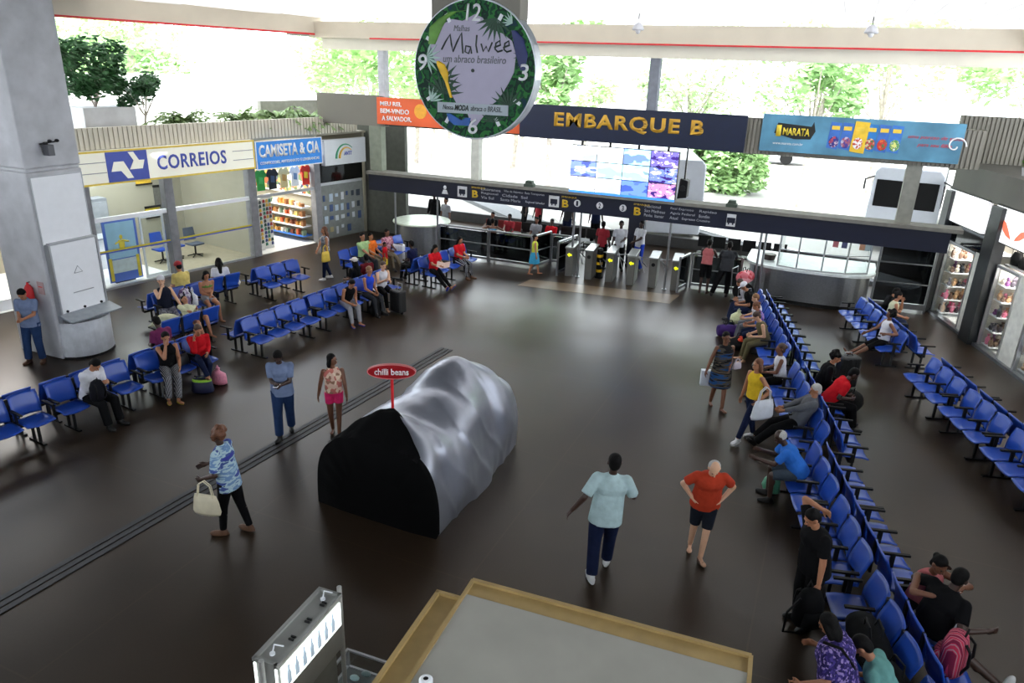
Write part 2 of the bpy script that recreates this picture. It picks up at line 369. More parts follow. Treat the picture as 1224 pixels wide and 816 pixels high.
# --- posts carrying the sign band
for i, (px, py) in enumerate([(473, 300), (523, 310), (686, 331), (694, 331), (802, 340), (912, 330), (918, 330)]):
    yy = 22.24 if i == 0 else 22.5; g = WY(px, 270, yy)
    m_ = MB(); m_.cyl((g.x, yy, 0), (g.x, yy, 2.17), .035); m_.cyl((g.x, yy, 0), (g.x, yy, .02), .08)
    tag(m_.build('steel_post', STEEL, smooth=False), ['slim steel post beside the left round desk', 'slim steel post right of the round desk', 'slim steel post left of the first turnstile', 'second of the close pair of steel posts by the first turnstile', 'slim steel post beside the last turnstile', 'left one of the two steel posts before the glass booth', 'right one of the two steel posts before the glass booth'][i], 'post', 'posts under the sign band')
m_ = MB(); m_.box(WY(750, 280, 24.6).x, WY(769, 280, 24.6).x, 24.6, 24.9, 0, 3.0); struct(m_.build('wall_column_navy', NAVY, bevel=.02), 'dark navy column under the middle of the sign band', 'column')

# header lettering (board local frame x from -15)
HX = lambda px, py=245: WY(px, py, 22.3).x + 15
GL = mat('sign_letter_grey', (170, 172, 178), .5); YL = mat('sign_letter_yellow', (200, 165, 30), .5)
def hbox(pxa, pxb, z0, z1, mt, name): mb = MB(); mb.box(HX(pxa), HX(pxb), -.015, 0, z0, z1); return mb.build(name, mt, hb)
PICT = mat('pictogram_white', (205, 206, 208), .5)
for a, b in ((547, 558), (656, 668), (871, 882)):
    hbox(a, b, .1, .46, PICT, 'pictogram')
    c = (HX(a)+HX(b))/2; mb = MB(); mb.box(c-.12, c+.12, -.022, -.015, .2, .36); mb.box(c-.08, c-.04, -.022, -.015, .15, .2); mb.box(c+.04, c+.08, -.022, -.015, .15, .2); mb.build('bus_symbol', NAVY, hb)
c = HX(532); mb = MB(); mb.prism([(c-.12, .14), (c+.12, .14), (c+.06, .28), (c-.06, .28)], -.02, 0); mb.ell((c, -.01, .36), (.06, .02, .07)); mb.build('waiting_symbol', PICT, hb)
for px in (568, 676, 763):
    text('B', YL, hb, HX(px)-.12, 0, .12, .22, .25, 'yellow_letter', bold=.03)
    text('EMBARQUE', YL, hb, HX(px)-.14, 0, .43, .5, .06, 'yellow_letter')
for i, px in enumerate((690, 717, 745)):
    c = HX(px); mb = MB(); mb.cyl((c, 0, .3), (c, -.018, .3), .11, n=20); mb.build('bay_disc', PICT, hb)
    text('123'[i], NAVY, hb, c-.035, -.018, .22, .07, .16, 'bay_number', bold=.02)
for (a, b, t, r) in ((575, 598, 'Litoranea', 0), (602, 650, 'Vilas de Atlantico  Rota Transportes', 0), (575, 595, 'Regional', 1), (600, 630, 'Cidade  Sol', 1), (575, 590, 'Via Sul', 2), (598, 622, 'Santa Maria', 2), (628, 651, 'Regional Salvador', 2),
                     (771, 790, 'Nacional', 0), (771, 796, 'Sao Matheus', 1), (771, 795, 'Penha  Itamar', 2), (802, 830, 'Real Expresso', 0), (802, 832, 'Aguia Federal', 1), (802, 812, 'Atual', 2), (817, 851, 'Expresso Cruzeiro', 2), (837, 858, 'Rapidao', 0), (837, 850, 'Bomfim', 1)):
    text(t, GL, hb, HX(a), 0, .4-.14*r, HX(b)-HX(a), .09, 'lettering', depth=.006)

# ---- banners on the far side
def banner(name, lab, pxa, pxb, z0, z1, mt, y=22.42):
    a, b = WY(pxa, 150, y).x, WY(pxb, 150, y).x
    o = thing(name, lab, 'banner', (a, y, z0)); mb = MB(); mb.box(0, b-a, 0, .07, 0, z1-z0); mb.build('panel', mt, o, bevel=.005); return o, b-a, z1-z0
ORG = mat('orange_banner_print', (225, 95, 45), .6, scale=.8, var=.18)
o, bw, bh = banner('orange_banner', 'orange welcome banner with white capitals left of the clock', 451, 622, 4.47, 5.36, ORG)
WL = mat('white_letter', (235, 235, 235), .5)
text('MEU REI,', WL, o, .15, 0, .6, .85, .16, bold=.02); text('BEM-VINDO', WL, o, .15, 0, .37, 1.15, .16, bold=.02); text('A SALVADOR.', WL, o, .2, 0, .13, 1.2, .16, bold=.02)
mb = MB(); mb.cyl((1.75, 0, .5), (1.75, -.01, .5), .24, n=24); mb.build('sun_disc', mat('banner_sun', (240, 170, 50), .6), o)
o, bw, bh = banner('navy_banner', 'long navy banner reading EMBARQUE B in big yellow capitals', 621, 893, 4.4, 5.42, mat('navy_banner_print', (14, 24, 52), .35), 22.33)
text('EMBARQUE B', mat('banner_yellow', (196, 150, 40), .5), o, WY(662, 150).x-WY(621, 150).x, 0, .32, WY(841, 150).x-WY(662, 150).x, .5, bold=.035, spacing=1.15)
BLM = mat('blue_banner_print', (84, 138, 166), .5, scale=1.3, var=.35)
o, bw, bh = banner('blue_banner', 'light blue advertising banner with a row of food packets', 911, 1156, 4.5, 5.5, BLM, 22.35)
mb = MB(); mb.prism([(.35, .5), (.42, .78), (1.3, .72), (1.35, .85), (1.42, .6), (1.32, .38), (.9, .36)], -.012, 0); mb.build('logo_patch', mat('logo_black', (25, 25, 20), .5), o)
LY = mat('logo_yellow', (225, 200, 60), .5)
text('MARATA', LY, o, .58, -.012, .46, .7, .2, bold=.03); text('1', LY, o, .4, -.012, .42, .13, .3, bold=.05); text('www.marata.com.br', WL, o, .35, 0, .2, .8, .07)
for i, c in enumerate([(60, 110, 190), (60, 110, 190), (230, 190, 50), (40, 120, 190), (60, 110, 190), (60, 120, 200)]):
    x0 = 1.75+.3*i; big = i == 2
    mb = MB(); mb.prism([(x0, .2-.06*big), (x0+.28+.08*big, .16-.06*big), (x0+.32+.08*big, .86+.05*big), (x0+.04, .88+.05*big)], -.012-.01*big, 0)
    p = mb.build('food_packet', mat('packet%d' % i, c, .5), o)
    mb = MB(); mb.ell((x0+.17, -.02-.01*big, .36), (.12, .012, .15)); mb.build('packet_fruit', pat('pk%d' % i, [[(190, 80, 90), (60, 60, 130), (200, 180, 190)], [(80, 70, 150), (160, 90, 110), (190, 190, 210)], [(200, 80, 60), (240, 240, 240), (200, 60, 60)], [(60, 120, 70), (190, 70, 70), (200, 200, 160)], [(215, 110, 60), (190, 60, 60), (70, 130, 80)], [(220, 220, 130), (90, 150, 90), (230, 230, 230)]][i], 14, 'noise', .5), p)
    mb = MB(); mb.box(x0+.07, x0+.27, -.03, -.012, .68, .78); mb.build('packet_label', mat('packet_band', (235, 200, 70), .5), p)
RL = mat('red_script', (200, 60, 80), .5)
text('uma porcao de saude', RL, o, 3.7, 0, .55, 1.3, .12, shear=.3); text('para seu filho', RL, o, 3.95, 0, .36, .8, .12, shear=.3)
mb = MB(); mb.tube([(bw-.15+.25*math.cos(t*.4)*(1-t/18), -.01, .45+.25*math.sin(t*.4)*(1-t/18)) for t in range(16)], .02); mb.build('swirl', WL, o)

# --- video wall
vx0, vx1 = WY(684, 200).x, WY(812, 200).x
vw = thing('video_wall', 'bright blue video wall of twelve screens hung over the turnstiles', 'screen', (vx0, 22.2, 2.87))
mb = MB(); mb.box(0, vx1-vx0, .02, .2, 0, 1.42); mb.build('frame', BLACKP, vw)
cols = [[(225, 240, 255), (240, 248, 255), (150, 185, 250), (120, 110, 190)], [(110, 130, 220), (170, 210, 220), (170, 205, 215), (120, 140, 210)], [(240, 245, 255), (235, 240, 255), (90, 120, 230), (190, 140, 180)]]
sw, sh = (vx1-vx0)/4, 1.42/3
for j in range(3):
    for i in range(4):
        c = cols[j][i]; c2 = tuple(min(255, int(x*1.15)+10) for x in c)
        mt = pat('screen%d%d' % (i, j), [c, c2, tuple(int(x*.8) for x in c)] if i < 3 else [(60, 40, 120), c, (230, 215, 235)], 1.2 if i < 3 else 3.5, 'noise', .3, 1.3, (1, 1, 2))
        mb = MB(); mb.box(i*sw+.012, (i+1)*sw-.012, 0, .03, 1.42-(j+1)*sh+.012, 1.42-j*sh-.012); mb.build('screen', mt, vw)
text('SJC', mat('screen_letter', (250, 250, 255), .4, emit=1.5), vw, .15, -.002, .56, .75, .22, 'lettering', bold=.04)
mb = MB(); mb.box(0, vx1-vx0, -.01, .0, -.04, .03); mb.build('blue_strip', mat('blue_strip', (70, 150, 240), .4, emit=.8), vw)
mb = MB(); 
for k in range(4): mb.box(.3+k*.9, .36+k*.9, .05, .12, 1.42, 1.56)
mb.build('hanging_bracket', BLACKM, vw)
o = thing('loudspeaker', 'black loudspeaker box hanging right of the video wall', 'loudspeaker', (vx1+.22, 22.25, 2.95))
mb = MB(); mb.prism([(-.14, 0), (.14, .05), (.14, .55), (-.1, .6)], -.15, .2); mb.build('cabinet', BLACKP, o, bevel=.02)
mb = MB(); mb.cyl((0, -.16, .32), (0, -.15, .32), .09); mb.build('cone', BLACKM, o)
mb = MB(); mb.box(-.02, .02, 0, .1, .55, 1.5); mb.build('bracket', BLACKM, o)
for i, px in enumerate((633, 875)):
    g = WY(px, 228 if px < 700 else 245, 22.35); mb = MB(); mb.box(-.16, .16, -.15, .1, 0, .1); mb.prism([(-.13, .1), (.13, .1), (.1, .2), (-.1, .2)], -.12, .08)
    o = mb.build('floodlight', mat('floodlight_green', (60, 72, 62), .6), loc=(g.x, 22.35, 2.84), bevel=.01); tag(o, ['small green grey floodlight on the ledge left of the video wall', 'small green grey floodlight on the ledge right of the video wall'][i], 'lamp')

# ================================================================ CLOCK
cc = V((-4.79, 9.55, 6.43)); ar = math.atan2(RT.y, RT.x) + .05
ck = thing('hanging_clock', 'big round two sided advertising clock with tropical leaves hanging from the ceiling', 'clock', cc, .05)
ck.scale = (1.075, 1.075, 1.075)
R_ = .83
CLG = pat('clock_leaf_print', [(14, 60, 34), (20, 82, 44), (10, 44, 34), (40, 110, 50), (12, 66, 40), (18, 52, 66)], 5, 'noise', .5)
mb = MB(); mb.cyl((0, .0, 0), (0, .22, 0), R_+.02, n=64); mb.build('rim', mat('clock_rim', (200, 205, 212), .3, .5), ck, bevel=.01)
mb = MB(); mb.cyl((0, -.012, 0), (0, 0, 0), R_, n=64); mb.build('dial', CLG, ck)
# pale map-like field in the middle
ang = [(0.02, .66), (.12, .62), (.22, .5), (.4, .44), (.52, .36), (.58, .2), (.56, .0), (.5, -.12), (.42, -.25), (.33, -.36), (.24, -.42), (.2, -.5), (.1, -.62), (.04, -.7), (-.04, -.6), (-.08, -.5), (-.14, -.46), (-.22, -.42), (-.3, -.3), (-.3, -.2), (-.36, -.14), (-.46, .02), (-.55, .12), (-.6, .28), (-.55, .42), (-.42, .54), (-.3, .6), (-.15, .58)]
PALE = mat('clock_pale', (172, 166, 188), .5, var=.03)
mb = MB(); mb.prism(ang, -.02, -.012); mb.build('pale_field', PALE, ck)
INK = mat('clock_ink', (28, 42, 34), .5); W_ = mat('clock_white', (225, 228, 232), .5, var=.02)
def stroke(pts, r, name, mt, par=ck, y=-.024):
    mb = MB(); mb.tube([(x, y, z) for x, z in pts], r, 6); return mb.build(name, mt, par)
text('Malhas', mat('clock_ink_thin', (90, 95, 95), .5), ck, -.27, -.02, .46, .22, .07, shear=.2, depth=.005)
# handwritten word, letter by letter
stroke([(-.44, .24), (-.38, .34), (-.32, .42), (-.3, .3), (-.28, .22), (-.22, .34), (-.16, .44), (-.15, .3), (-.14, .2)], .011, 'lettering', INK)
stroke([(-.04, .28), (-.1, .29), (-.11, .22), (-.06, .2), (-.03, .28), (-.02, .2)], .011, 'lettering', INK)
stroke([(.05, .42), (.04, .3), (.06, .21)], .011, 'lettering', INK)
stroke([(.11, .32), (.14, .23), (.18, .29), (.21, .23), (.26, .34)], .011, 'lettering', INK)
for q in (.29, .41): stroke([(q, .28), (q+.08, .31), (q+.07, .36), (q+.02, .33), (q+.01, .26), (q+.05, .23), (q+.11, .25)], .011, 'lettering', INK)
text('um abraco brasileiro', mat('clock_ink_thin', (90, 95, 95)), ck, -.42, -.02, .09, .87, .09, shear=.2, depth=.005)
for t, x, z, ww in (('12', -.1, .6, .2), ('3', .63, -.08, .13), ('6', -.05, -.76, .13), ('9', -.77, .0, .13)): text(t, W_, ck, x, -.032, z-.02, ww, .2, 'numeral', depth=.01, shear=.12, bold=.01)
for k in range(12):
    if k % 3 == 0: continue
    a = k*PI/6; c = V((math.sin(a)*.7, 0, math.cos(a)*.7)); u = V((math.sin(a), 0, math.cos(a))); p = V((u.z, 0, -u.x))
    q = [c+u*.06+p*.022, c+u*.06-p*.022, c-u*.05-p*.022, c-u*.05+p*.022]
    mb = MB(); mb.prism([(v.x, v.z) for v in q], -.024, -.012); mb.build('hour_mark', W_, ck)
mb = MB(); mb.cyl((0, -.03, 0), (0, -.015, 0), .022); mb.build('hub', INK, ck)
mb = MB(); mb.box(-.5, .5, -.03, -.022, -.53, -.4); mb.build('slogan_strip', mat('slogan_grey', (168, 178, 186), .5, var=.03), ck)
text('Nossa', INK, ck, -.42, -.03, -.49, .15, .06, shear=.2, depth=.004); text('MODA', INK, ck, -.25, -.03, -.495, .2, .07, shear=.2, bold=.03, depth=.004); text('abraca o BRASIL.', INK, ck, -.02, -.03, -.49, .44, .065, shear=.2, depth=.004)
# palm fans, birds
def fan(cx, cz, r, a0, a1, n, mt):
    mb = MB()
    for i in range(n):
        a = a0+(a1-a0)*i/(n-1); t = V((cx+math.cos(a)*r, 0, cz+math.sin(a)*r)); p = V((-math.sin(a), 0, math.cos(a)))*r*.07; mm = (V((cx, 0, cz))+t)/2
        mb.prism([(cx, cz), (mm.x+p.x, mm.z+p.z), (t.x, t.z), (mm.x-p.x, mm.z-p.z)], -.026, -.013)
    mb.build('palm_leaf', mt, ck)
LG = mat('clock_leaf_dark', (12, 64, 38), .5, var=.3); LG2 = mat('clock_leaf_pale', (170, 200, 190), .5)
for f in ((-.42, -.3, .3, .1, 2.9, 9, LG), (-.42, -.12, .26, -1.5, 1.2, 7, LG), (.5, -.42, .26, 0.6, 3.4, 9, LG), (.3, -.62, .2, .4, 3.0, 8, LG), (.72, .2, .18, 2.0, 4.4, 8, LG), (.3, .62, .28, 3.4, 5.6, 8, LG), (-.66, .14, .22, -1.2, 1.2, 7, LG2), (-.6, -.4, .2, .2, 1.7, 5, LG2), (.52, .56, .14, 1.8, 3.4, 6, LG2)): fan(*f)
mb = MB(); mb.efr([((-.49, -.03, .1), (.02, 0, 0), (0, .012, 0)), ((-.45, -.03, .06), (.06, 0, 0), (0, .015, 0)), ((-.4, -.03, -.04), (.06, 0, 0), (0, .015, 0)), ((-.37, -.03, -.14), (.025, 0, 0), (0, .012, 0)), ((-.3, -.03, -.34), (.018, 0, 0), (0, .01, 0))]); mb.build('yellow_bird', mat('bird_yellow', (225, 180, 30), .5, var=.2), ck)
mb = MB(); mb.efr([((-.34, -.026, -.54), (.03, 0, 0), (0, .01, 0)), ((-.24, -.026, -.62), (.1, 0, 0), (0, .012, 0)), ((-.15, -.026, -.68), (.11, 0, 0), (0, .012, 0)), ((-.06, -.026, -.58), (.04, 0, 0), (0, .012, 0))]); mb.build('blue_bird', mat('bird_blue', (40, 90, 165), .5, var=.2), ck)
mb = MB(); mb.efr([((.54, -.026, .48), (.03, 0, 0), (0, .01, 0)), ((.6, -.026, .4), (.07, 0, 0), (0, .012, 0)), ((.66, -.026, .2), (.08, 0, 0), (0, .012, 0)), ((.68, -.026, .02), (.03, 0, 0), (0, .012, 0))]); mb.build('dark_blue_bird', mat('bird_navy', (30, 42, 96), .5, var=.2), ck)
mb = MB(); mb.efr([((-.58, -.026, .3), (.05, 0, 0), (0, .01, 0)), ((-.52, -.026, .5), (.09, 0, 0), (0, .012, 0)), ((-.42, -.026, .6), (.06, 0, 0), (0, .012, 0)), ((-.28, -.026, .68), (.05, 0, 0), (0, .012, 0)), ((-.1, -.026, .7), (.02, 0, 0), (0, .012, 0))]); mb.build('green_bird', mat('bird_green', (90, 140, 50), .5, var=.3), ck)
mb = MB(); mb.box(-.6, .6, .02, .3, .55, 1.6); mb.build('hanging_box', CORR, ck)

# ================================================================ LEFT SHOPS
m_ = MB(); x = -4.2
while x < 10.4: m_.box(x, x+.1, -.05, .1, 3.98, 4.56); m_.box(x+.1, x+.14, -.01, .1, 3.98, 4.56); x += .14
struct(lbuild(m_, 'wall_left_fence', mat('fence_sheet', (205, 198, 182), .75, scale=1.2, var=.08)), 'pale ribbed metal parapet above the left shops', 'parapet')
m_ = MB(); m_.box(-4.2, 11, .05, 4.2, 3.9, 3.97); struct(lbuild(m_, 'ceiling_shops', INT_W))
m_ = MB(); m_.box(-4.2, 11.5, 4.0, 4.2, 0, 3.95); struct(lbuild(m_, 'wall_shop_back', INT_W))
for i, s in enumerate((-4.1, -.55, 5.45, 8.45, 10.9)):
    m_ = MB(); m_.box(s-.06, s+.06, .1, 4.0, 0, 3.9); struct(lbuild(m_, 'wall_shop_side', INT_W))
for s, lab in ((-.1, 'grey post at the near end of the post office window'), (2.4, 'grey post in the middle of the post office front'), (5.43, 'grey post between the post office and the shirt shop'), (8.3, 'grey post between the shirt shop and the last booth')):
    m_ = MB(); m_.box(s-.14, s+.14, -.08, .2, 0, 3.3); struct(lbuild(m_, 'trim_post', mat('post_grey', (128, 128, 132), .6, .2), bevel=.01), lab, 'post')
m_ = MB(); m_.box(0, 5.3, -.03, .06, 1.98, 2.1); struct(lbuild(m_, 'trim_transom', WHITEP))
m_ = MB(); m_.box(5.55, 8.2, -.03, .06, 2.0, 2.1); struct(lbuild(m_, 'trim_transom', ALU)); m_ = MB(); m_.box(8.4, 10.6, -.03, .06, 2.1, 2.2); struct(lbuild(m_, 'trim_transom', ALU))
m_ = MB(); m_.box(0.03, 5.3, 0, .03, 2.1, 3.05); m_.box(0.03, 2.28, 0, .03, .05, 1.98); m_.box(2.52, 5.3, 0, .03, .05, 1.98); struct(lbuild(m_, 'window_1', GLASS))
m_ = MB(); m_.box(0, 5.3, -.012, -.002, 1.1, 1.15); struct(lbuild(m_, 'window_stripe', mat('yellow_stripe', (190, 175, 40), .5)))
m_ = MB(); m_.box(0, 5.3, -.012, -.002, 1.06, 1.1); struct(lbuild(m_, 'window_stripe', mat('blue_stripe', (60, 80, 170), .5)))
m_ = MB(); m_.box(0, 5.3, -.04, .06, 0, .06); struct(lbuild(m_, 'baseboard_left', ALU))
# post office sign
def lthing(name, lab, cat, s, y, z, group=None): return thing(name, lab, cat, LP(s, y, z), LR, group)
SGW = mat('sign_cream_lit', (232, 230, 214), .5, var=.02, emit=.25)
o = lthing('shop_sign', 'long cream post office sign with a blue logo square and blue lettering', 'sign', -.3, -.3, 3.05)
mb = MB(); mb.box(0, 5.75, 0, .22, 0, .92); mb.build('sign_box', SGW, o)
mb = MB(); mb.box(0, 5.75, -.012, .0, 0, .05); mb.box(0, 5.75, -.012, 0, .87, .92); mb.box(5.7, 5.75, -.012, 0, 0, .92); mb.build('yellow_border', mat('sign_yellow', (225, 195, 70), .5), o)
CB = mat('post_blue', (72, 88, 175), .5, var=.04)
mb = MB(); mb.box(.8, 2.0, -.02, 0, .05, .87); mb.build('logo_square', CB, o)
mb = MB(); mb.prism([(.9, .34), (1.0, .6), (1.28, .6), (1.36, .44), (1.52, .12), (1.34, .12), (1.18, .34)], -.035, -.02); mb.prism([(1.9, .6), (1.82, .36), (1.58, .36), (1.44, .36), (1.58, .6), (1.44, .84), (1.6, .84), (1.74, .6)], -.035, -.02); mb.build('arrow_logo', SGW, o)
text('CORREIOS', CB, o, 2.3, 0, .26, 2.35, .42, bold=.02, spacing=1.1)
for z in (.32, .6):
    for xa, xb in ((.02, .78), (4.9, 5.68)): mb = MB(); mb.box(xa, xb, -.012, 0, z, z+.02); mb.build('sign_line', GREYL, o)
# shirt shop sign
o = lthing('shop_sign', 'blue shirt shop sign with bold white capitals', 'sign', 5.55, -.26, 3.0)
mb = MB(); mb.box(0, 2.85, 0, .2, 0, .88); mb.build('sign_box', mat('sign_blue', (45, 125, 205), .5, var=.05, emit=.2), o)
mb = MB(); mb.box(-.03, 2.88, -.015, 0, -.03, 0); mb.box(-.03, 2.88, -.015, 0, .88, .91); mb.box(-.03, 0, -.015, 0, 0, .88); mb.box(2.85, 2.88, -.015, 0, 0, .88); mb.build('frame', WL, o)
text('CAMISETA & CIA', WL, o, .1, 0, .36, 2.65, .42, bold=.03); text('CONFECCOES, ARTESANATO E LEMBRANCAS', WL, o, .12, 0, .12, 2.6, .11, bold=.02)
# far left white booth sign
o = lthing('shop_sign', 'white sign with a green and yellow arch logo in the far left corner', 'sign', 8.55, -.26, 2.85)
mb = MB(); mb.box(0, 2.1, 0, .2, 0, .92); mb.build('sign_box', mat('sign_white2', (205, 208, 212), .5, var=.03), o)
def arc(r, mt, y): 
    mb = MB(); mb.tube([(.55+r*1.15*(1-math.cos(t*.11)), y, .22+r*1.2*math.sin(min(t*.11+.02, PI*.8))) for t in range(22)], [.045*(1-t/30) for t in range(22)], 6); mb.build('arch', mt, o)
arc(.42, mat('arch_green', (60, 150, 110), .5), -.02); 
mb = MB(); mb.tube([(.72+.36*(1-math.cos(t*.11)), -.02, .22+.38*math.sin(min(t*.11+.02, PI*.8))) for t in range(22)], [.045*(1-t/30) for t in range(22)], 6); mb.build('arch', mat('arch_yellow', (225, 175, 60), .5), o)
text('ANTT', CB, o, .95, 0, .32, .42, .14, shear=.2, bold=.02)

# post office interior
area('shop_lamp_post_office', LP(2.5, 2.0, 3.8), (4.5, 2.0), 420, (0, 0, -1), (.95, 1, 1))
area('shop_lamp_shirts', LP(7, 1.6, 3.8), (2.4, 1.6), 420, (0, 0, -1), (1, .98, .92))
area('shop_lamp_left', LP(-2.3, 1.8, 3.8), (3, 2), 420, (0, 0, -1), (1, .98, .95))
area('shop_lamp_booth', LP(9.5, 1.5, 3.6), (1.5, 1.0), 60, (0, 0, -1))
SHF = mat('shop_floor_white', (225, 225, 222), .3, var=.03)
for a, b, mtt in ((-4, -.6, SHF), (-.5, 2.3, SHF), (2.3, 5.4, mat('shop_floor_beige', (150, 142, 122), .4)), (5.5, 8.3, SHF)):
    m_ = MB(); m_.box(a, b, .05, 4.0, 0, .02); struct(lbuild(m_, 'floor_shop', mtt))
o = lthing('service_counter', 'long white counter inside the post office window', 'counter', .5, 2.2, 0.02)
mb = MB(); mb.box(0, 1.8, 0, .6, 0, .95); mb.build('base', WHITEP, o); mb = MB(); mb.box(-.05, 1.85, -.08, .65, .95, 1.0); mb.build('worktop', mat('counter_grey', (160, 165, 170), .4), o)
o = lthing('poster_stand', 'blue poster banner with a yellow figure standing behind the post office glass', 'poster', .42, .35, .02)
mb = MB(); mb.box(0, 1.02, 0, .02, .05, 1.95); mb.build('poster', mat('poster_blue', (90, 120, 205), .6, var=.05), o)
mb = MB(); mb.box(.08, .94, -.012, 0, .75, 1.82); mb.build('poster_sky', mat('poster_sky', (165, 205, 228), .6, scale=3, var=.08), o)
mb = MB(); mb.box(.12, .9, -.012, 0, .32, .72); mb.build('poster_panel', mat('poster_pale', (205, 215, 215), .6), o)
mb = MB(); mb.box(.04, .13, -.02, 0, .1, .78); mb.box(.88, .97, -.02, 0, .1, .78); mb.build('yellow_pole', mat('poster_yellow', (225, 200, 60), .6), o)
mb = MB(); mb.ell((.5, -.02, 1.38), (.05, .01, .07)); mb.efr([((.5, -.02, 1.3), (.1, 0, 0), (0, .01, 0)), ((.5, -.02, 1.05), (.08, 0, 0), (0, .01, 0))]); mb.tube([(.3, -.02, 1.2), (.5, -.02, 1.28), (.72, -.02, 1.22)], .025); mb.build('figure', mat('poster_yellow', (225, 200, 60)), o)
mb = MB(); mb.box(.42, .58, -.025, -.01, .95, 1.06); mb.build('figure_shorts', CB, o)
mb = MB(); mb.box(.2, .8, .05, .3, -.0, .05); mb.build('foot', BLACKM, o)
o = lthing('waste_bin', 'blue waste bin behind the post office glass', 'bin', .95, .9, .02); mb = MB(); mb.lathe([(.13, 0), (.17, .4), (.17, .42), (.15, .42), (.12, .02)], n=20); mb.build('bin_body', mat('bin_blue', (50, 100, 200), .5), o); mb = MB(); mb.lathe([(.16, .36), (.185, .36), (.185, .4), (.16, .4)], n=20); mb.build('bin_rim', mat('bin_blue', (50, 100, 200)), o)
o = lthing('glass_door', 'white framed glass door in the post office front', 'door', 1.5, .25, .02)
mb = MB(); 
for b in ((0, .06, 0, 1.9), (.72, .78, 0, 1.9), (0, .78, 1.84, 1.9), (0, .78, 0, .1)): mb.box(b[0], b[1], 0, .04, b[2], b[3])
mb.build('door_frame', WHITEP, o); mb = MB(); mb.box(.06, .72, .015, .025, .1, 1.84); mb.build('door_glass', GLASS, o); mb = MB(); mb.cyl((.65, -.05, .85), (.65, -.05, 1.25), .015); mb.build('door_handle', ALU, o)
def office_chair(lab, s, y, mt, g=None):
    o = lthing('office_chair', lab, 'chair', s, y, .02, g)
    mb = MB(); mb.sheet(lambda u, v: ((u-.5)*.46, (v-.5)*.42, .46+.03*abs(u-.5)), 6, 5, .05); mb.build('seat', mt, o)
    mb = MB(); mb.sheet(lambda u, v: ((u-.5)*.44*(1-.15*v), .22+.06*v, .55+.42*v), 6, 6, .04); mb.build('backrest', mt, o)
    mb = MB(); mb.cyl((0, 0, .08), (0, 0, .42), .03)
    for k in range(5): a = k*2*PI/5; mb.cyl((0, 0, .09), (.27*math.cos(a), .27*math.sin(a), .04), .02)
    mb.build('base', BLACKM, o)
office_chair('blue office chair nearest the post office middle post', 2.9, 1.6, BLUEP)
office_chair('blue office chair between another blue one and a grey one behind glass', 3.45, 1.7, BLUEP)
office_chair('dark grey office chair behind the post office glass', 4.05, 1.5, mat('grey_fabric', (70, 78, 92), .8))
for i, (s, z, ww, hh, col, lab) in enumerate([(3.7, 2.25, .55, .8, (210, 170, 50), 'yellow notice high on the post office wall'), (4.3, 1.3, .6, .8, (95, 95, 90), 'framed grey notice on the post office wall'), (3.9, 1.05, .55, .35, (190, 170, 50), 'low yellow notice on the post office wall'), (.3, 2.2, .35, .6, (190, 175, 80), 'small yellow notice at the near end of the post office wall')]):
    o = lthing('wall_notice', lab, 'notice', s, 3.95, z); mb = MB(); mb.box(0, ww, 0, .04, 0, hh); mb.build('notice_sheet', mat('notice%d' % i, col, .7, scale=15, var=.2), o, bevel=.005)
    mb = MB(); mb.box(-.03, ww+.03, -.02, 0, hh-.03, hh+.05); mb.box(-.03, ww+.03, -.02, 0, -.05, 0); mb.build('notice_rail', BLACKM, o)
o = lthing('service_cabinet', 'row of grey cabinets along the back of the post office', 'cabinet', .2, 3.4, .02)
mb = MB(); mb.box(0, 2.1, 0, .5, 0, 2.0); mb.build('body', mat('cab_grey', (120, 124, 130), .6), o)
for k in range(3): mb = MB(); mb.box(.03+.7*k, .67+.7*k, -.02, 0, .1, 1.9); d = mb.build('door', mat('cab_door', (140, 144, 150), .6), o); mb = MB(); mb.box(.58+.7*k, .6+.7*k, -.05, -.02, .9, 1.1); mb.build('door_handle', BLACKM, d)

# shirt shop goods
shirtc = [('green', (45, 140, 60)), ('black', (25, 28, 34)), ('cream', (205, 190, 140)), ('white', (225, 228, 230)), ('red and yellow', (205, 50, 40))]
for i, (cn, c) in enumerate(shirtc):
    o = lthing('hanging_shirt', cn + ' souvenir shirt hanging in the shirt shop front', 'shirt', 5.95+i*.5, .15, 2.2, 'shirts hanging in the shop front')
    mb = MB(); mb.prism([(-.16, 0), (.16, 0), (.16, .5), (.2, .42), (.27, .5), (.17, .68), (.07, .7), (0, .66), (-.07, .7), (-.17, .68), (-.27, .5), (-.2, .42), (-.16, .5)], 0, .03)
    mb.build('shirt_body', mat('shirt_'+cn, c, .8, scale=8, var=.1), o)
    mb = MB(); mb.prism([(-.08, .25), (.08, .22), (.09, .45), (-.07, .48)], -.008, 0); mb.build('print', mat('sp%d' % i, [(70, 170, 90), (60, 80, 110), (180, 140, 80), (120, 150, 190), (235, 200, 60)][i], .8), o)
    mb = MB(); mb.tube([(-.14, .015, .69), (0, .015, .76), (.14, .015, .69)], .008); mb.tube([(0, .015, .76), (0, .015, .84), (.02, .015, .86)], .006); mb.build('hanger', BLACKM, o)
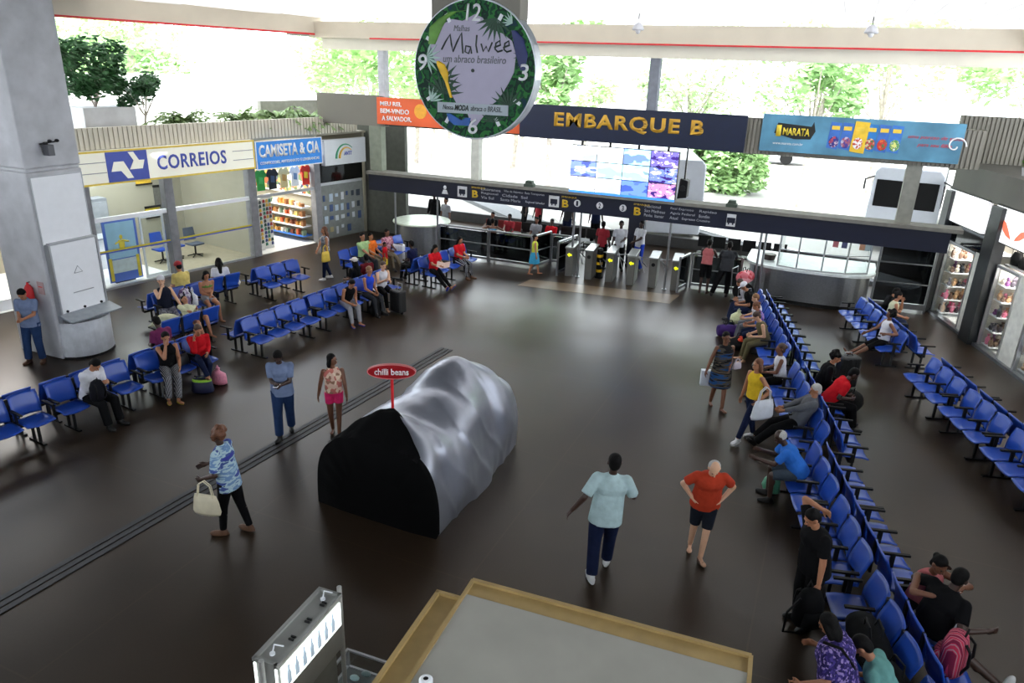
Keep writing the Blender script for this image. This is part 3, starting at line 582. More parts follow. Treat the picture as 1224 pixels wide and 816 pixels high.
for k, (s0, dep) in enumerate(((5.75, .5), (6.25, .6))):
    o = lthing('magnet_rack', ['tall rack of small souvenirs at the left of the shirt shop', 'tall rack of dark souvenirs beside the shirt shop entrance'][k], 'display rack', s0, dep, .02)
    mb = MB(); mb.box(0, .42, 0, .03, 0, 1.85); mb.build('rack_panel', mat('rack_panel%d' % k, (190, 190, 185), .6), o)
    for r in range(12):
        for q in range(3):
            if random.random() < .1: continue
            x = .03+q*.13; z = .12+r*.14; c = random.choice([(30, 60, 50), (150, 40, 40), (40, 50, 110), (60, 60, 60), (200, 160, 60), (50, 110, 90)])
            mb = MB(); mb.prism([(x, z), (x+.09, z+.01), (x+.08, z+.1), (x+.045, z+.12), (x+.01, z+.09)], -.03, 0); mb.build('souvenir', mat('souv%s' % (c,), c, .5), o)
for r in range(4):
    o = lthing('display_shelf', ['lowest', 'second lowest', 'second highest', 'highest'][r] + ' lit shelf of souvenirs at the right of the shirt shop', 'shelf', 8.3, .5, .25+r*.36); o.rotation_euler.z = LR+PI/2
    mb = MB(); mb.box(-.1, 2.5, 0, .45, -.04, 0); mb.build('shelf_board', WHITEP if r else mat('shelf_blue', (50, 110, 200), .5), o)
    for q in range(16):
        c = random.choice([(190, 130, 60), (220, 215, 200), (150, 100, 60), (120, 60, 40), (230, 200, 120), (100, 120, 100), (200, 90, 50)])
        mb = MB(); hgt = random.uniform(.12, .22)
        if q % 2: mb.lathe([(.05, 0), (.06, hgt*.5), (.03, hgt*.8), (.035, hgt)], (-.02+q*.145, .32, 0), 10)
        else: mb.box(-.07+q*.145, .04+q*.145, .25, .4, 0, hgt)
        g = mb.build('souvenir_item', mat('si%s' % (c,), c, .5)); g.location = o.location; g.rotation_euler = o.rotation_euler
        tag(g, 'small brown, cream or green souvenir standing on the shirt shop shelves', 'souvenir', 'souvenirs on the shirt shop shelves')
o = lthing('picture_grid', 'wall of small prints and hats at the back of the shirt shop', 'display board', 8.36, .4, 1.75); o.rotation_euler.z = LR+PI/2; mb = MB(); mb.box(0, 3.2, 0, .05, 0, 1.5); mb.build('board', pat('goods_wall', [(200, 190, 150), (160, 90, 60), (220, 215, 205), (90, 110, 80), (190, 150, 90), (60, 70, 90)], 7), o)
mb = MB(); mb.box(-.05, 3.25, 0, .06, 1.5, 1.56); mb.box(-.05, 3.25, 0, .06, -.05, 0); mb.build('frame', WHITEP, o)
# far-left booth: dark window band, glazed notice wall
m_ = MB(); m_.box(8.42, 10.7, 0, .05, 2.2, 2.9); struct(lbuild(m_, 'window_2', DGLASS))
m_ = MB(); m_.box(8.42, 10.7, .02, .06, .05, 2.1); struct(lbuild(m_, 'wall_booth', mat('booth_panel', (118, 122, 118), .5)))
for i in range(26):
    r, q = divmod(i, 7); s = 8.6+q*.29+random.uniform(-.03, .03); z = 1.75-r*.42+random.uniform(-.03, .03)
    c = random.choice([(190, 195, 200), (60, 80, 120), (50, 60, 70), (160, 150, 110), (170, 185, 200)])
    mb = MB(); mb.box(0, random.uniform(.1, .2), 0, .012, -random.uniform(.12, .3), 0); g = mb.build('paper_notice', mat('pn%s' % (c,), c, .7)); g.location = LP(s, -.0, z); g.rotation_euler = (0, 0, LR)
    tag(g, 'small paper notice stuck on the far left booth wall', 'notice', 'notices on the far left booth')
# shop left of the pillar
for i, (s, c, lab) in enumerate([(-2.9, (235, 120, 60), 'orange'), (-3.6, (225, 220, 215), 'white')]):
    o = lthing('mannequin', 'mannequin in %s shirt and black trousers left of the pillar' % lab, 'mannequin', s, .6, .3)
    mb = MB(); mb.efr([((0, 0, .82), (.15, 0, 0), (0, .1, 0)), ((0, 0, 1.0), (.13, 0, 0), (0, .09, 0)), ((0, 0, 1.3), (.2, 0, 0), (0, .12, 0)), ((0, 0, 1.42), (.16, 0, 0), (0, .08, 0)), ((0, 0, 1.47), (.06, 0, 0), (0, .06, 0))]); mb.cyl((.18, 0, 1.38), (.27, .02, 1.1), .065, .06); mb.cyl((-.18, 0, 1.38), (-.27, .02, 1.1), .065, .06); mb.build('shirt', mat('mq%d' % i, c, .8), o)
    mb = MB(); mb.cyl((.08, 0, .88), (.11, 0, .05), .09, .06); mb.cyl((-.08, 0, .88), (-.11, 0, .05), .09, .06); mb.build('trousers', mat('mq_trousers', (22, 22, 24), .8), o)
    mb = MB(); mb.cyl((0, 0, 1.45), (0, 0, 1.55), .045); mb.ell((0, 0, 1.65), (.08, .1, .12)); mb.cyl((.27, .02, 1.12), (.3, -.03, .85), .04, .03); mb.cyl((-.27, .02, 1.12), (-.3, -.03, .85), .04, .03); mb.build('body', mat('mq_skin', (215, 190, 165), .5), o)
    mb = MB(); mb.lathe([(.25, 0), (.25, .03), (.02, .05)], n=20); mb.build('stand', BLACKM, o)
m_ = MB(); m_.box(-4.1, -.6, .2, 1.2, .02, .3); struct(lbuild(m_, 'floor_plinth', WHITEP))
for i, c in enumerate([(200, 40, 60), (40, 70, 170), (220, 220, 220), (190, 60, 60), (60, 60, 70)]):
    o = lthing('hanging_garment', ['red', 'blue', 'white', 'brick red', 'dark grey'][i]+' garment hanging in the clothes shop left of the pillar', 'shirt', -3.9+i*.55, 1.5, 1.9, 'garments in the shop left of the pillar')
    mb = MB(); mb.prism([(-.2, 0), (.2, 0), (.18, .5), (.3, .45), (.2, .75), (-.2, .75), (-.3, .45), (-.18, .5)], 0, .05); mb.build('garment_body', mat('garm%d' % i, c, .8), o)
    mb = MB(); mb.tube([(-.16, .02, .75), (0, .02, .82), (.16, .02, .75)], .01); mb.build('hanger', BLACKM, o)

# panels and booth on the pillar face (facing +x)
def pthing(name, lab, cat, y, z): return thing(name, lab, cat, (px1, y, z), PI/2)
PW = mat('poster_white', (240, 241, 244), .45, var=.02)
o = pthing('wall_panel', 'upper blank white poster panel on the pillar', 'poster', 9.95, 2.62)
mb = MB(); mb.box(0, 1.14, -.03, 0, 0, 1.4); mb.build('poster_sheet', PW, o); mb = MB(); mb.box(-.02, 0, -.04, 0, -.02, 1.42); mb.box(1.14, 1.16, -.04, 0, -.02, 1.42); mb.box(0, 1.14, -.04, 0, 1.4, 1.42); mb.box(0, 1.14, -.04, 0, -.02, 0); mb.build('frame', ALU, o)
o = pthing('information_totem', 'white rounded information totem with a sloping shelf against the pillar', 'kiosk', 10.55, 0)
def arcp(r, w, k=12): return [(-w+2*w*i/k, -r*math.sin(PI*i/k)**.6) for i in range(k+1)]
mb = MB(); mb.prismz([(x, y-.06) for x, y in arcp(.42, .6)] + [(.6, .0), (-.6, .0)], 0.05, .85); mb.build('base', mat('totem_white', (205, 208, 214), .4), o)
mb = MB(); mb.prismz([(x*1.02, y*1.04-.06) for x, y in arcp(.42, .6)] + [(.6, .0), (-.6, .0)], 0, .05); mb.build('plinth', BLACKM, o)
mb = MB(); mb.sheet(lambda u, v: ((u-.5)*1.26, -.1-.42*v, 1.02-.1*v), 2, 2, .05); mb.build('shelf', mat('totem_shelf', (150, 156, 162), .4, .3), o, bevel=.01)
mb = MB(); mb.box(-.54, .54, -.13, 0, .98, 2.6); mb.build('screen_panel', PW, o, bevel=.015)
mb = MB(); mb.box(-.58, -.54, -.15, 0, .85, 2.62); mb.box(.54, .58, -.15, 0, .85, 2.62); mb.box(-.54, .54, -.15, 0, 2.6, 2.64); mb.build('frame', ALU, o)
mb = MB()
for x in (-.42, .0, .42): mb.cyl((x, -.15, 1.1), (x, -.13, 1.1), .03)
mb.build('button', BLACKM, o)
mb = MB(); mb.box(-.2, .3, -.134, -.13, 1.46, 1.48); mb.tube([(-.1, -.133, 1.9), (0, -.133, 2.05), (.1, -.133, 1.9), (-.1, -.133, 1.9)], .008); mb.build('printed_mark', GREYL, o)
o = pthing('wall_light', 'small grey floodlight and sensors on the pillar', 'lamp', 10.3, 4.45)
mb = MB(); mb.box(.02, .16, -.22, -.04, 0, .22); mb.build('lamp_head', mat('lampgrey', (90, 90, 95), .5), o, bevel=.01); mb = MB(); mb.cyl((-.06, -.1, .24), (.3, -.1, .27), .015); mb.box(.08, .12, -.1, 0, .1, .26); mb.build('bracket', BLACKM, o)
for x in (.14, .3): mb = MB(); mb.ell((x, -.14, .29), (.035, .06, .035)); mb.build('sensor', BLACKM, o)
o = thing('wall_notice', 'small pale notice on the dark side of the pillar', 'notice', (-15.55, py0, 1.5)); mb = MB(); mb.box(0, .2, -.015, 0, 0, .28); mb.build('notice_sheet', mat('notice_pale', (180, 150, 150), .7), o); mb = MB(); mb.box(.04, .16, -.02, -.015, .16, .18); mb.build('notice_line', RED, o)
o = thing('fire_extinguisher', 'red cylinder on the dark side of the pillar behind the man in blue', 'extinguisher', (WY(35, 350, 9.8).x, 9.8, WY(35, 350, 9.8).z-.3)); mb = MB(); mb.lathe([(.08, 0), (.09, .02), (.09, .4), (.05, .48), (.025, .5), (.025, .54)], n=16); mb.build('cylinder', RED, o, smooth=True); mb = MB(); mb.tube([(0, 0, .54), (.08, 0, .56)], .012); mb.build('valve', BLACKM, o)

# ================================================================ RIGHT SHOPS
def rthing(name, lab, cat, s, y, z, group=None): return thing(name, lab, cat, RP(s, y, z), RR, group)
RG = mat('right_cladding', (96, 94, 88), .7, scale=1.2, var=.08); DST = mat('dark_steel', (70, 72, 74), .35, .6, var=.1)
m_ = MB(); m_.box(-.75, 9, -.1, 2.5, 3.6, 4.35); struct(rbuild(m_, 'wall_right_fascia', RG), 'dark grey fascia above the right shops', 'fascia')
m_ = MB(); m_.box(-.8, 9, 2.3, 2.5, 0, 3.6); struct(rbuild(m_, 'wall_right_shops', mat('shop_wall_pale', (200, 196, 184), .8)))
m_ = MB(); m_.box(-.6, 9, 0.02, 2.3, 0, .04); struct(rbuild(m_, 'floor_right_shops', SHF))
m_ = MB(); m_.box(-.75, 9, -.12, .1, 0, .08); struct(rbuild(m_, 'baseboard_right', STEEL))
for s in (-.6, 2.45, 4.38):
    m_ = MB(); m_.box(s-.05, s, .3, 2.3, 0, 3.6); struct(rbuild(m_, 'wall_right_side', mat('shop_wall_pale', (200, 196, 184))))
for s0, s1, lab in ((-.75, -.35, 'steel post at the far end of the right shops'), (1.95, 2.5, 'steel column between the two right shop windows'), (5.4, 5.8, 'steel column at the near end of the right shops')):
    m_ = MB(); m_.box(s0, s1, -.24, .05, 0, 3.6); struct(rbuild(m_, 'trim_column_right', DST, bevel=.01), lab, 'column')
for i, (s0, s1) in enumerate(((-.75, 1.55), (2.0, 4.4))):
    o = rthing('lit_sign', ['blank white lit sign with a faint red oval over the right shops', 'white lit sign with a faint orange emblem over the right shops'][i], 'sign', s0, -.14, 2.78)
    mb = MB(); mb.box(0, s1-s0, 0, .13, 0, .84); mb.build('light_box', mat('lit_white', (248, 248, 250), .4, var=.01, emit=.8), o); mb = MB(); mb.box(-.03, s1-s0+.03, .01, .13, -.03, .0); mb.box(-.03, s1-s0+.03, .01, .13, .84, .87); mb.build('frame', BLACKM, o)
    if i == 0: mb = MB(); mb.tube([(1.25+.75*math.cos(t*PI/20), -.004, .42+.32*math.sin(t*PI/20)) for t in range(41)], .008); mb.build('oval_emblem', mat('faint_red', (240, 195, 185), .5, emit=.8), o)
    else:
        mb = MB(); mb.prism([(.45, .55), (.55, .3), (.75, .2), (1.0, .15), (.8, .35), (.62, .5)], -.01, 0); mb.prism([(1.15, .15), (1.4, .22), (1.6, .35), (1.6, .5), (1.35, .4), (1.2, .25)], -.01, 0); mb.build('orange_emblem', mat('faint_orange', (238, 120, 90), .5, emit=.7), o)
for k, (s0, s1) in enumerate(((-.3, 1.3), (2.6, 3.6), (4.4, 5.4))):
    m_ = MB(); m_.box(s0, s1, -.02, .01, .08, 2.15); struct(rbuild(m_, 'window_right_%d' % (k+1), GLASS))
    m_ = MB(); m_.box(s0-.04, s0, -.05, .05, 0, 2.2); m_.box(s1, s1+.04, -.05, .05, 0, 2.2); m_.box(s0, s1, -.05, .05, 2.15, 2.22); struct(rbuild(m_, 'window_frame_right', ALU))
    for r in range(5):
        o = rthing('display_shelf', ['lowest', 'second', 'third', 'fourth', 'top'][r]+' glass shelf in the '+['farthest', 'middle', 'nearest'][k]+' right shop window', 'shelf', s0+.03, .04, .14+r*.4)
        o.rotation_euler.z = RR+PI/2
        mb = MB(); mb.box(0, .95, -.42, 0, -.02, 0); mb.build('shelf_board', WHITEP, o)
        for q in range(14):
            c = random.choice([(210, 60, 110), (235, 130, 160), (60, 50, 60), (225, 210, 190), (110, 80, 60), (120, 60, 120), (200, 160, 120), (30, 30, 36)])
            hgt = random.uniform(.14, .3); x = .07+(q % 7)*.13; yq = -.12-.18*(q//7); mb = MB()
            if random.random() < .5: mb.lathe([(.04, 0), (.062, hgt*.35), (.055, hgt*.6), (.02, hgt*.8), (.045, hgt)], (x, yq, 0), 10)
            else: mb.ell((x, yq, hgt*.3), (.058, .058, hgt*.3)); mb.ell((x, yq, hgt*.75), (.045, .045, hgt*.22))
            g = mb.build('shop_item', mat('ri%s' % (c,), c, .6)); g.location = o.location; g.rotation_euler = o.rotation_euler
            tag(g, 'small pink, dark or beige article displayed in the right shop windows', 'shop goods', 'goods in the right shop windows')
    m_ = MB(); m_.box(s0-.02, s0+.02, .04, 1.2, .05, 2.15); struct(rbuild(m_, 'wall_display_back', mat('shop_wall_pale', (200, 196, 184))))
    area('shop_window_lamp', RP(s0+.55, .5, 2.12), (.8, .6), 55, (0, 0, -1), (1, .97, .93))
for a, b in ((1.36, 1.9), (3.68, 4.3)): m_ = MB(); m_.box(a, b, -.04, 1.6, .04, 2.25); struct(rbuild(m_, 'wall_partition', mat('partition_white', (222, 222, 214), .6)), 'pale partition beside a right shop window', 'partition')
m_ = MB(); m_.box(-.35, 1.95, -.03, .1, 2.2, 2.76); m_.box(2.5, 5.4, .9, 1.0, 2.3, 2.76); struct(rbuild(m_, 'wall_transom', DGLASS))
for i, (s, z) in enumerate(((.5, 2.3), (1.0, 2.35), (2.7, 2.25), (3.1, 2.2))):
    o = rthing('black_bag', ['black bag on the left over the farthest right window', 'black bag on the right over the farthest right window', 'left black bag above the middle right window', 'right black bag above the middle right window'][i], 'bag', s, .3, z)
    mb = MB(); mb.efr([((0, 0, 0), (.18, 0, 0), (0, .1, 0)), ((0, 0, .15), (.22, 0, 0), (0, .12, 0)), ((0, 0, .32), (.14, 0, 0), (0, .08, 0))]); mb.build('bag_body', BLACKP, o, smooth=True); mb = MB(); mb.tube([(-.08, 0, .3), (-.06, 0, .42), (.06, 0, .42), (.08, 0, .3)], .012); mb.build('handle', BLACKP, o)
m_ = MB(); m_.box(2.6, 5.4, .1, .9, 2.22, 2.25); struct(rbuild(m_, 'trim_ledge', ALU)); m_ = MB(); m_.box(-.3, 1.9, .1, .7, 2.24, 2.28); struct(rbuild(m_, 'trim_ledge', ALU))
area('shop_lamp_right_far', RP(.6, 1.0, 2.6), (1.6, 1.2), 60, (0, 0, -1), (1, .97, .93)); area('shop_lamp_right_near', RP(3.9, 1.2, 3.3), (2.4, 1.4), 160, (0, 0, -1), (1, .97, .93))
for i, s in enumerate((1.9, 3.2)):
    g = RP(s, .4, 4.35); o = thing('potted_plant', ['small leafy plant on the fascia left of the other', 'small leafy plant on the fascia at the right edge'][i], 'plant', g)
    mb = MB(); mb.lathe([(.1, 0), (.14, .2), (.12, .2), (.09, .03)], n=14); mb.build('pot', mat('pot', (190, 190, 196), .7), o)
    mb = MB()
    for k in range(34):
        a = random.random()*2*PI; e = random.uniform(.2, 1.3); L = random.uniform(.15, .4); t = V((math.cos(a)*math.cos(e), math.sin(a)*math.cos(e), math.sin(e)))*L+V((0, 0, .2)); sd_ = V((-math.sin(a), math.cos(a), 0))*.05; c0 = V((0, 0, .2))
        vs = [mb.bm.verts.new(p) for p in (c0, (c0+t)/2+sd_, t, (c0+t)/2-sd_)]; mb.bm.faces.new(vs)
    mb.build('leaves', mat('leaf_bright', (90, 140, 45), .6, var=.3), o)
# ================================================================ GATES, RAILS, DESKS
TST = mat('turnstile_steel', (112, 112, 108), .35, .6, var=.06)
spots = [(679, 330, 1), (702, 334, 0), (727, 337, 1), (752, 341, 1), (778, 344, 0), (805, 347.5, 1)]
tl = ['first turnstile from the left with a lit yellow arrow', 'second turnstile from the left with a dark round sensor', 'third turnstile from the left with a lit yellow arrow', 'fourth turnstile from the left with a lit yellow arrow', 'fifth turnstile from the left with a dark round sensor', 'last turnstile on the right with a lit yellow arrow']
AR = mat('arrow_lit', (230, 235, 20), .4, emit=1.2)
for i, (px, py, lit) in enumerate(spots):
    g = F(px, py); o = thing('turnstile', 'brushed steel '+tl[i], 'turnstile', (g.x, g.y, 0), .12, 'turnstiles under the video wall')
    mb = MB(); mb.prism([(-.12, 0), (.12, 0), (.13, .94), (-.13, .94)], 0, 1.0); mb.build('housing', TST, o, bevel=.015)
    mb = MB(); mb.box(-.145, .145, -.03, 1.05, .94, .99); mb.build('top_plate', mat('turnstile_top', (150, 152, 150), .35, .6), o, bevel=.01)
    if lit: mb = MB(); mb.prism([(-.07, .74), (0, .8), (-.0, .76), (.08, .76), (.08, .7), (0, .7), (0, .66)], -.012, 0); mb.build('arrow_light', AR, o)
    else: mb = MB(); mb.cyl((0, -.012, .76), (0, 0, .76), .06, n=16); mb.build('sensor', BLACKP, o)
    if i < 5: mb = MB(); mb.cyl((.16, .45, .82), (.24, .45, .82), .06); mb.cyl((.22, .45, .84), (.5, .45, .88), .018); mb.cyl((.22, .45, .8), (.42, .2, .42), .018); mb.cyl((.22, .45, .8), (.42, .72, .5), .018); mb.build('tripod_arm', STEEL, o)
def rail_panel(lab, a, b, h=1.12, mid=(.62,), post=True, base=.16, g='barriers beside the gates', fill=True):
    a, b = V(a), V(b); d = b-a; L = d.length; o = thing('barrier_panel', lab, 'barrier', (a.x, a.y, 0), math.atan2(d.y, d.x), g)
    mb = MB(); mb.cyl((0, 0, h), (L, 0, h), .035); mb.build('handrail', STEEL, o)
    for z in mid: mb = MB(); mb.cyl((0, 0, z), (L, 0, z), .022); mb.build('mid_rail', STEEL, o)
    mb = MB(); mb.box(0, L, -.02, .02, .08, base); mb.build('bottom_rail', STEEL, o)
    for x in (0, L): mb = MB(); mb.box(x-.03, x+.03, -.03, .03, 0, h); mb.build('post', STEEL, o)
    if fill: mb = MB(); mb.box(.04, L-.04, -.006, .006, base+.02, h-.06); mb.build('glass_panel', DGLASS, o)
    return o
YR = 22.75
def RXY(px, z=1.12, Y=YR): return (WY(px, 265, Y).x, Y, 0)
rail_panel('glass rail between the round desk and the child lifting her arms', (-12.7, YR, 0), (-10.75, YR, 0))
rail_panel('glass rail behind the child lifting her arms', (-10.7, YR, 0), (-9.05, YR, 0))
rail_panel('short glass gate wing left of the girl in the blue skirt', (-9.0, YR-.25, 0), (-8.75, YR+.9, 0), 1.15)
rail_panel('short glass gate wing right of the girl in the blue skirt', (-7.95, YR-.5, 0), (-7.75, YR+.8, 0), 1.15)
rail_panel('low glass rail behind the gate opening', (-8.7, YR+.9, 0), (-7.8, YR+.95, 0), 1.05)
rail_panel('glass rail behind the two leaning men', (-3.7, YR+.4, 0), (-2.2, YR+.6, 0), 1.12)
rail_panel('short glass rail beside the last turnstile', (-3.95, YR-.4, 0), (-3.8, YR+.35, 0), 1.12, mid=())
# round desk left
o = thing('round_desk', 'round steel reception desk with pale top at the far left', 'desk', (-13.75, 23.3, 0))
mb = MB(); mb.lathe([(.9, 0), (.9, 1.0), (.86, 1.0), (.86, 0)], n=40); mb.build('desk_body', STEEL, o, smooth=False)
mb = MB(); mb.lathe([(.68, 1.0), (1.05, 1.0), (1.07, 1.03), (1.05, 1.07), (.68, 1.07)], n=40)
mb.build('desk_top', mat('desk_top_pale', (205, 215, 195), .35), o)
mb = MB(); mb.lathe([(.4, .72), (.85, .72), (.85, .76), (.4, .76)], n=32); mb.build('inner_shelf', mat('desk_inner', (60, 60, 60), .5), o)
mb = MB(); mb.box(-.3, .1, .1, .35, .76, 1.02); mb.build('monitor', BLACKP, o)
# right desk with glass booth
o = thing('glass_booth', 'curved steel information counter with a glass booth on top at the far right', 'booth', (-.25, 24.0, 0))
pts = []
for i in range(25):
    t = PI + PI*i/24; pts.append((1.75*math.copysign(abs(math.cos(t))**.75, math.cos(t)), 1.15*math.copysign(abs(math.sin(t))**.6, math.sin(t))))
def outl(k, dy=0): return [(x*k, y*k+dy) for x, y in pts] + [(1.75*k, 1.0), (-1.75*k, 1.0)]
mb = MB(); mb.prismz(outl(1), 0.12, 1.02); mb.build('counter_body', STEEL, o)
mb = MB(); mb.prismz(outl(.97), 0, .12); mb.build('plinth', BLACKM, o)
mb = MB(); mb.prismz(outl(1.07), 1.02, 1.1); mb.build('counter_top', mat('desk_top_white', (220, 226, 226), .35), o, bevel=.01)
gp = [(-.9, -1.0), (-.35, -1.12), (.35, -1.12), (1.0, -1.0), (1.6, -.6), (1.6, .9)]
for a, b in zip(gp, gp[1:]):
    a, b = V((*a, 0)), V((*b, 0)); d = (b-a).normalized(); ang = math.atan2(d.y, d.x)
    mm = Matrix.Translation(a) @ Matrix.Rotation(ang, 4, 'Z'); L = (b-a).length
    mb = MB(); mb.box(0, L, -.006, .006, 1.1, 2.15, mm); mb.build('booth_glass', GLASS, o)
    mb = MB(); mb.box(-.02, .02, -.02, .02, 1.1, 2.17, mm); mb.box(0, L, -.015, .015, 1.1, 1.14, mm); mb.box(0, L, -.012, .012, 1.62, 1.65, mm); mb.build('mullion', ALU, o)
mb = MB(); mb.box(-.9, -.86, -1.0, .9, 1.1, 2.15); mb.build('booth_side', GLASS, o)
for i, (x, c) in enumerate(((.55, (200, 110, 120)), (.8, (90, 90, 130)), (1.3, (210, 150, 120)), (1.45, (190, 200, 205)))):
    mb = MB(); mb.box(x, x+.16, .3, .32, 1.6, 2.0); mb.build('notice', mat('bn%d' % i, c, .6), o)
mb = MB(); mb.lathe([(.16, 0), (.2, .16), (.18, .18)], (-1.2, -.25, 1.1), 16); mb.build('bowl', mat('bowl_brown', (60, 45, 40), .5), o)
# glazed steel screen right of the booth
o = rail_panel('tall steel framed glass screen between the booth and the right shops', (1.62, 23.75, 0), (3.1, 23.95, 0), 2.15, (1.45, .85), base=.25, g=None)
# tables / counter beyond rail with black chairs
for i in range(6):
    o = thing('black_chair', 'black chair in the row behind the rail on the right', 'chair', (-3.9+.52*i, 26.4, 0), PI+.1, 'black chairs behind the right rail')
    mb = MB(); mb.box(-.22, .22, -.2, .22, .42, .47); mb.build('seat', BLACKP, o, bevel=.02); mb = MB(); mb.sheet(lambda u, v: ((u-.5)*.44, -.22-.05*v, .62+.4*v), 4, 3, .04); mb.build('backrest', BLACKP, o)
    mb = MB()
    for x in (-.19, .19):
        for y in (-.2, .19): mb.cyl((x, y, 0), (x, y, .43), .015)
    mb.build('legs', BLACKM, o)
for i in range(11):
    o = thing('black_chair', 'black seat in the dim waiting row behind the left rail', 'chair', (-11.9+.5*i, 25.2+.05*i, 0), PI, 'black seats behind the left rail')
    mb = MB(); mb.box(-.22, .22, -.2, .22, .42, .47); mb.build('seat', BLACKP, o, bevel=.02); mb = MB(); mb.sheet(lambda u, v: ((u-.5)*.44, -.22-.05*v, .58+.36*v), 4, 3, .04); mb.build('backrest', BLACKP if i not in (0, 1, 2) else mat('chair_red', (120, 20, 22), .6), o)
    mb = MB()
    for x in (-.19, .19):
        for y in (-.2, .19): mb.cyl((x, y, 0), (x, y, .43), .015)
    mb.build('legs', BLACKM, o)
# yellow hazard bollard between gates
g = F(712, 334); o = thing('hazard_post', 'short black post with yellow bands between the turnstiles', 'bollard', (g.x, g.y+.3, 0))
mb = MB(); mb.lathe([(.14, 0), (.14, .03), (.1, .05), (.1, .95), (.07, 1.0)], n=16); mb.build('post', BLACKP, o)
for z in (.2, .45, .7): mb = MB(); mb.lathe([(.1, z), (.108, z), (.108, z+.09), (.1, z+.09)], n=16); mb.build('yellow_band', YEL, o)

# ================================================================ OUTSIDE
PAV = mat('outdoor_white', (220, 220, 214), .9, scale=.5, var=.05)
for i, (a, b, wd) in enumerate([((827, 271), (922, 298), .5), ((822, 276), (912, 302), .18), ((652, 240), (690, 262), .5), ((560, 235), (622, 262), .6), ((655, 250), (676, 266), .2)]):
    p, q = F(*a), F(*b); d = (q-p).normalized(); n = V((-d.y, d.x, 0))*wd
    if i < 4: q = q + d*6
    m_ = MB(); m_.prismz([(v.x, v.y) for v in (p-n, q-n, q+n, p+n)], -.04, .14); struct(m_.build('trim_kerb', PAV if i % 2 == 0 else mat('kerb_grey', (90, 92, 94), .8)), 'angled bus bay kerb seen beyond the gates', 'kerb')
m_ = MB(); m_.box(-18, 6, 28.6, 28.75, 0, .4); struct(m_.build('wall_low', mat('lowwall', (70, 70, 70), .8)))
def bus(name, lab, x, y, rot, body, L=9.0, rear=False):
    o = thing(name, lab, 'bus', (x, y, 0), rot)
    mb = MB(); mb.prism([(-1.25, .35), (1.25, .35), (1.28, 1.6), (1.22, 3.1), (1.05, 3.3), (-1.05, 3.3), (-1.22, 3.1), (-1.28, 1.6)], 0, L); mb.build('body', body, o, bevel=.06)
    if not rear: mb = MB(); mb.box(-1.1, 1.1, -.03, 0, 1.75, 2.8); mb.build('windscreen', DGLASS if False else BLACKP, o, bevel=.02)
    mb = MB(); mb.box(1.25, 1.3, .6, L-.5, 1.8, 2.7); mb.box(-1.3, -1.25, .6, L-.5, 1.8, 2.7); mb.build('side_window', BLACKP, o)
    mb = MB(); mb.box(-.45, .45, -.03, 0, .85, 1.1); mb.build('plate', mat('plate_red', (150, 20, 30), .5), o)
    for sx in (-1, 1):
        mb = MB(); mb.cyl((sx*.95, -.03, .9), (sx*.95, 0, .9), .12); mb.build('lamp', mat('bus_lamp', (230, 200, 190), .3), o)
        for yy in (1.6, L-1.8): mb = MB(); mb.cyl((sx*1.0, yy, .5), (sx*1.28, yy, .5), .48, n=24); mb.build('wheel', BLACKP, o)
        if not rear: mb = MB(); mb.tube([(sx*1.2, .1, 2.9), (sx*1.5, -.3, 2.8), (sx*1.5, -.3, 2.4)], .04); mb.build('mirror', BLACKM, o)
    return o
BW = mat('bus_white', (200, 204, 212), .35, var=.03)
g = F(797, 289); bus('coach', 'white bus with a red plate parked beyond the turnstiles', g.x, g.y, .3, BW, rear=True)
bus('coach', 'white coach with a dark windscreen seen left of the grey right hand post outside', 2.65, 32.6, -.12, BW, 11)
bus('coach', 'greyer coach with a dark windscreen seen right of the grey right hand post outside', 5.75, 31.2, -.1, mat('bus_pale', (150, 152, 150), .4), 10)
bus('coach', 'distant white coach parked between the far trees', -12, 62, -1.45, BW, 10)
m_ = MB(); m_.box(-70, 70, 75, 75.4, 0, 3.2); struct(m_.build('wall_boundary', PAV), 'bright boundary wall beyond the bus bays', 'wall')

LEAF = [mat('leaf_a', (158, 192, 130), .7, var=.35, scale=2), mat('leaf_b', (180, 204, 155), .7, var=.35, scale=2), mat('leaf_dark', (40, 84, 42), .7, var=.4, scale=4)]
BARK = mat('bark', (165, 155, 145), .9, var=.3)
def tree(lab, x, y, z0, h, r, n, mt, leaf=.3, trunk=.18, grp='trees outside', name='tree', blobs=9, seed=0, cat='tree', lo=.55):
    rd = random.Random(seed); o = thing(name, lab, cat, (x, y, z0), rd.random()*6, grp)
    mb = MB(); pts = [V((0, 0, 0)), V((rd.uniform(-.3, .3), rd.uniform(-.3, .3), h*.35)), V((rd.uniform(-.5, .5), rd.uniform(-.5, .5), h*.65))]
    mb.tube(pts, [trunk, trunk*.75, trunk*.4]); bl = []
    for i in range(blobs):
        a = i*2.4; rr = r*rd.uniform(.25, .75); c = V((math.cos(a)*rr, math.sin(a)*rr, h*rd.uniform(lo, .95))); bl.append((c, r*rd.uniform(.28, .5)))
        mb.tube([pts[1], (pts[1]+c)/2+V((0, 0, .2)), c], [trunk*.4, trunk*.25, trunk*.08], 6)
    mb.build('trunk', BARK, o)
    mb = MB()
    for k in range(n):
        c, br = bl[k % blobs]; d = V((rd.gauss(0, 1), rd.gauss(0, 1), rd.gauss(0, .75))).normalized()*br*rd.uniform(.5, 1.05); p = c+d
        a = V((rd.uniform(-1, 1), rd.uniform(-1, 1), rd.uniform(-.4, .4))).normalized()*leaf*rd.uniform(.5, 1); b = a.orthogonal().normalized()*leaf*.35
        mb.bm.faces.new([mb.bm.verts.new(v) for v in (p-a, p+b, p+a, p-b)])
    mb.build('foliage', mt, o); return o
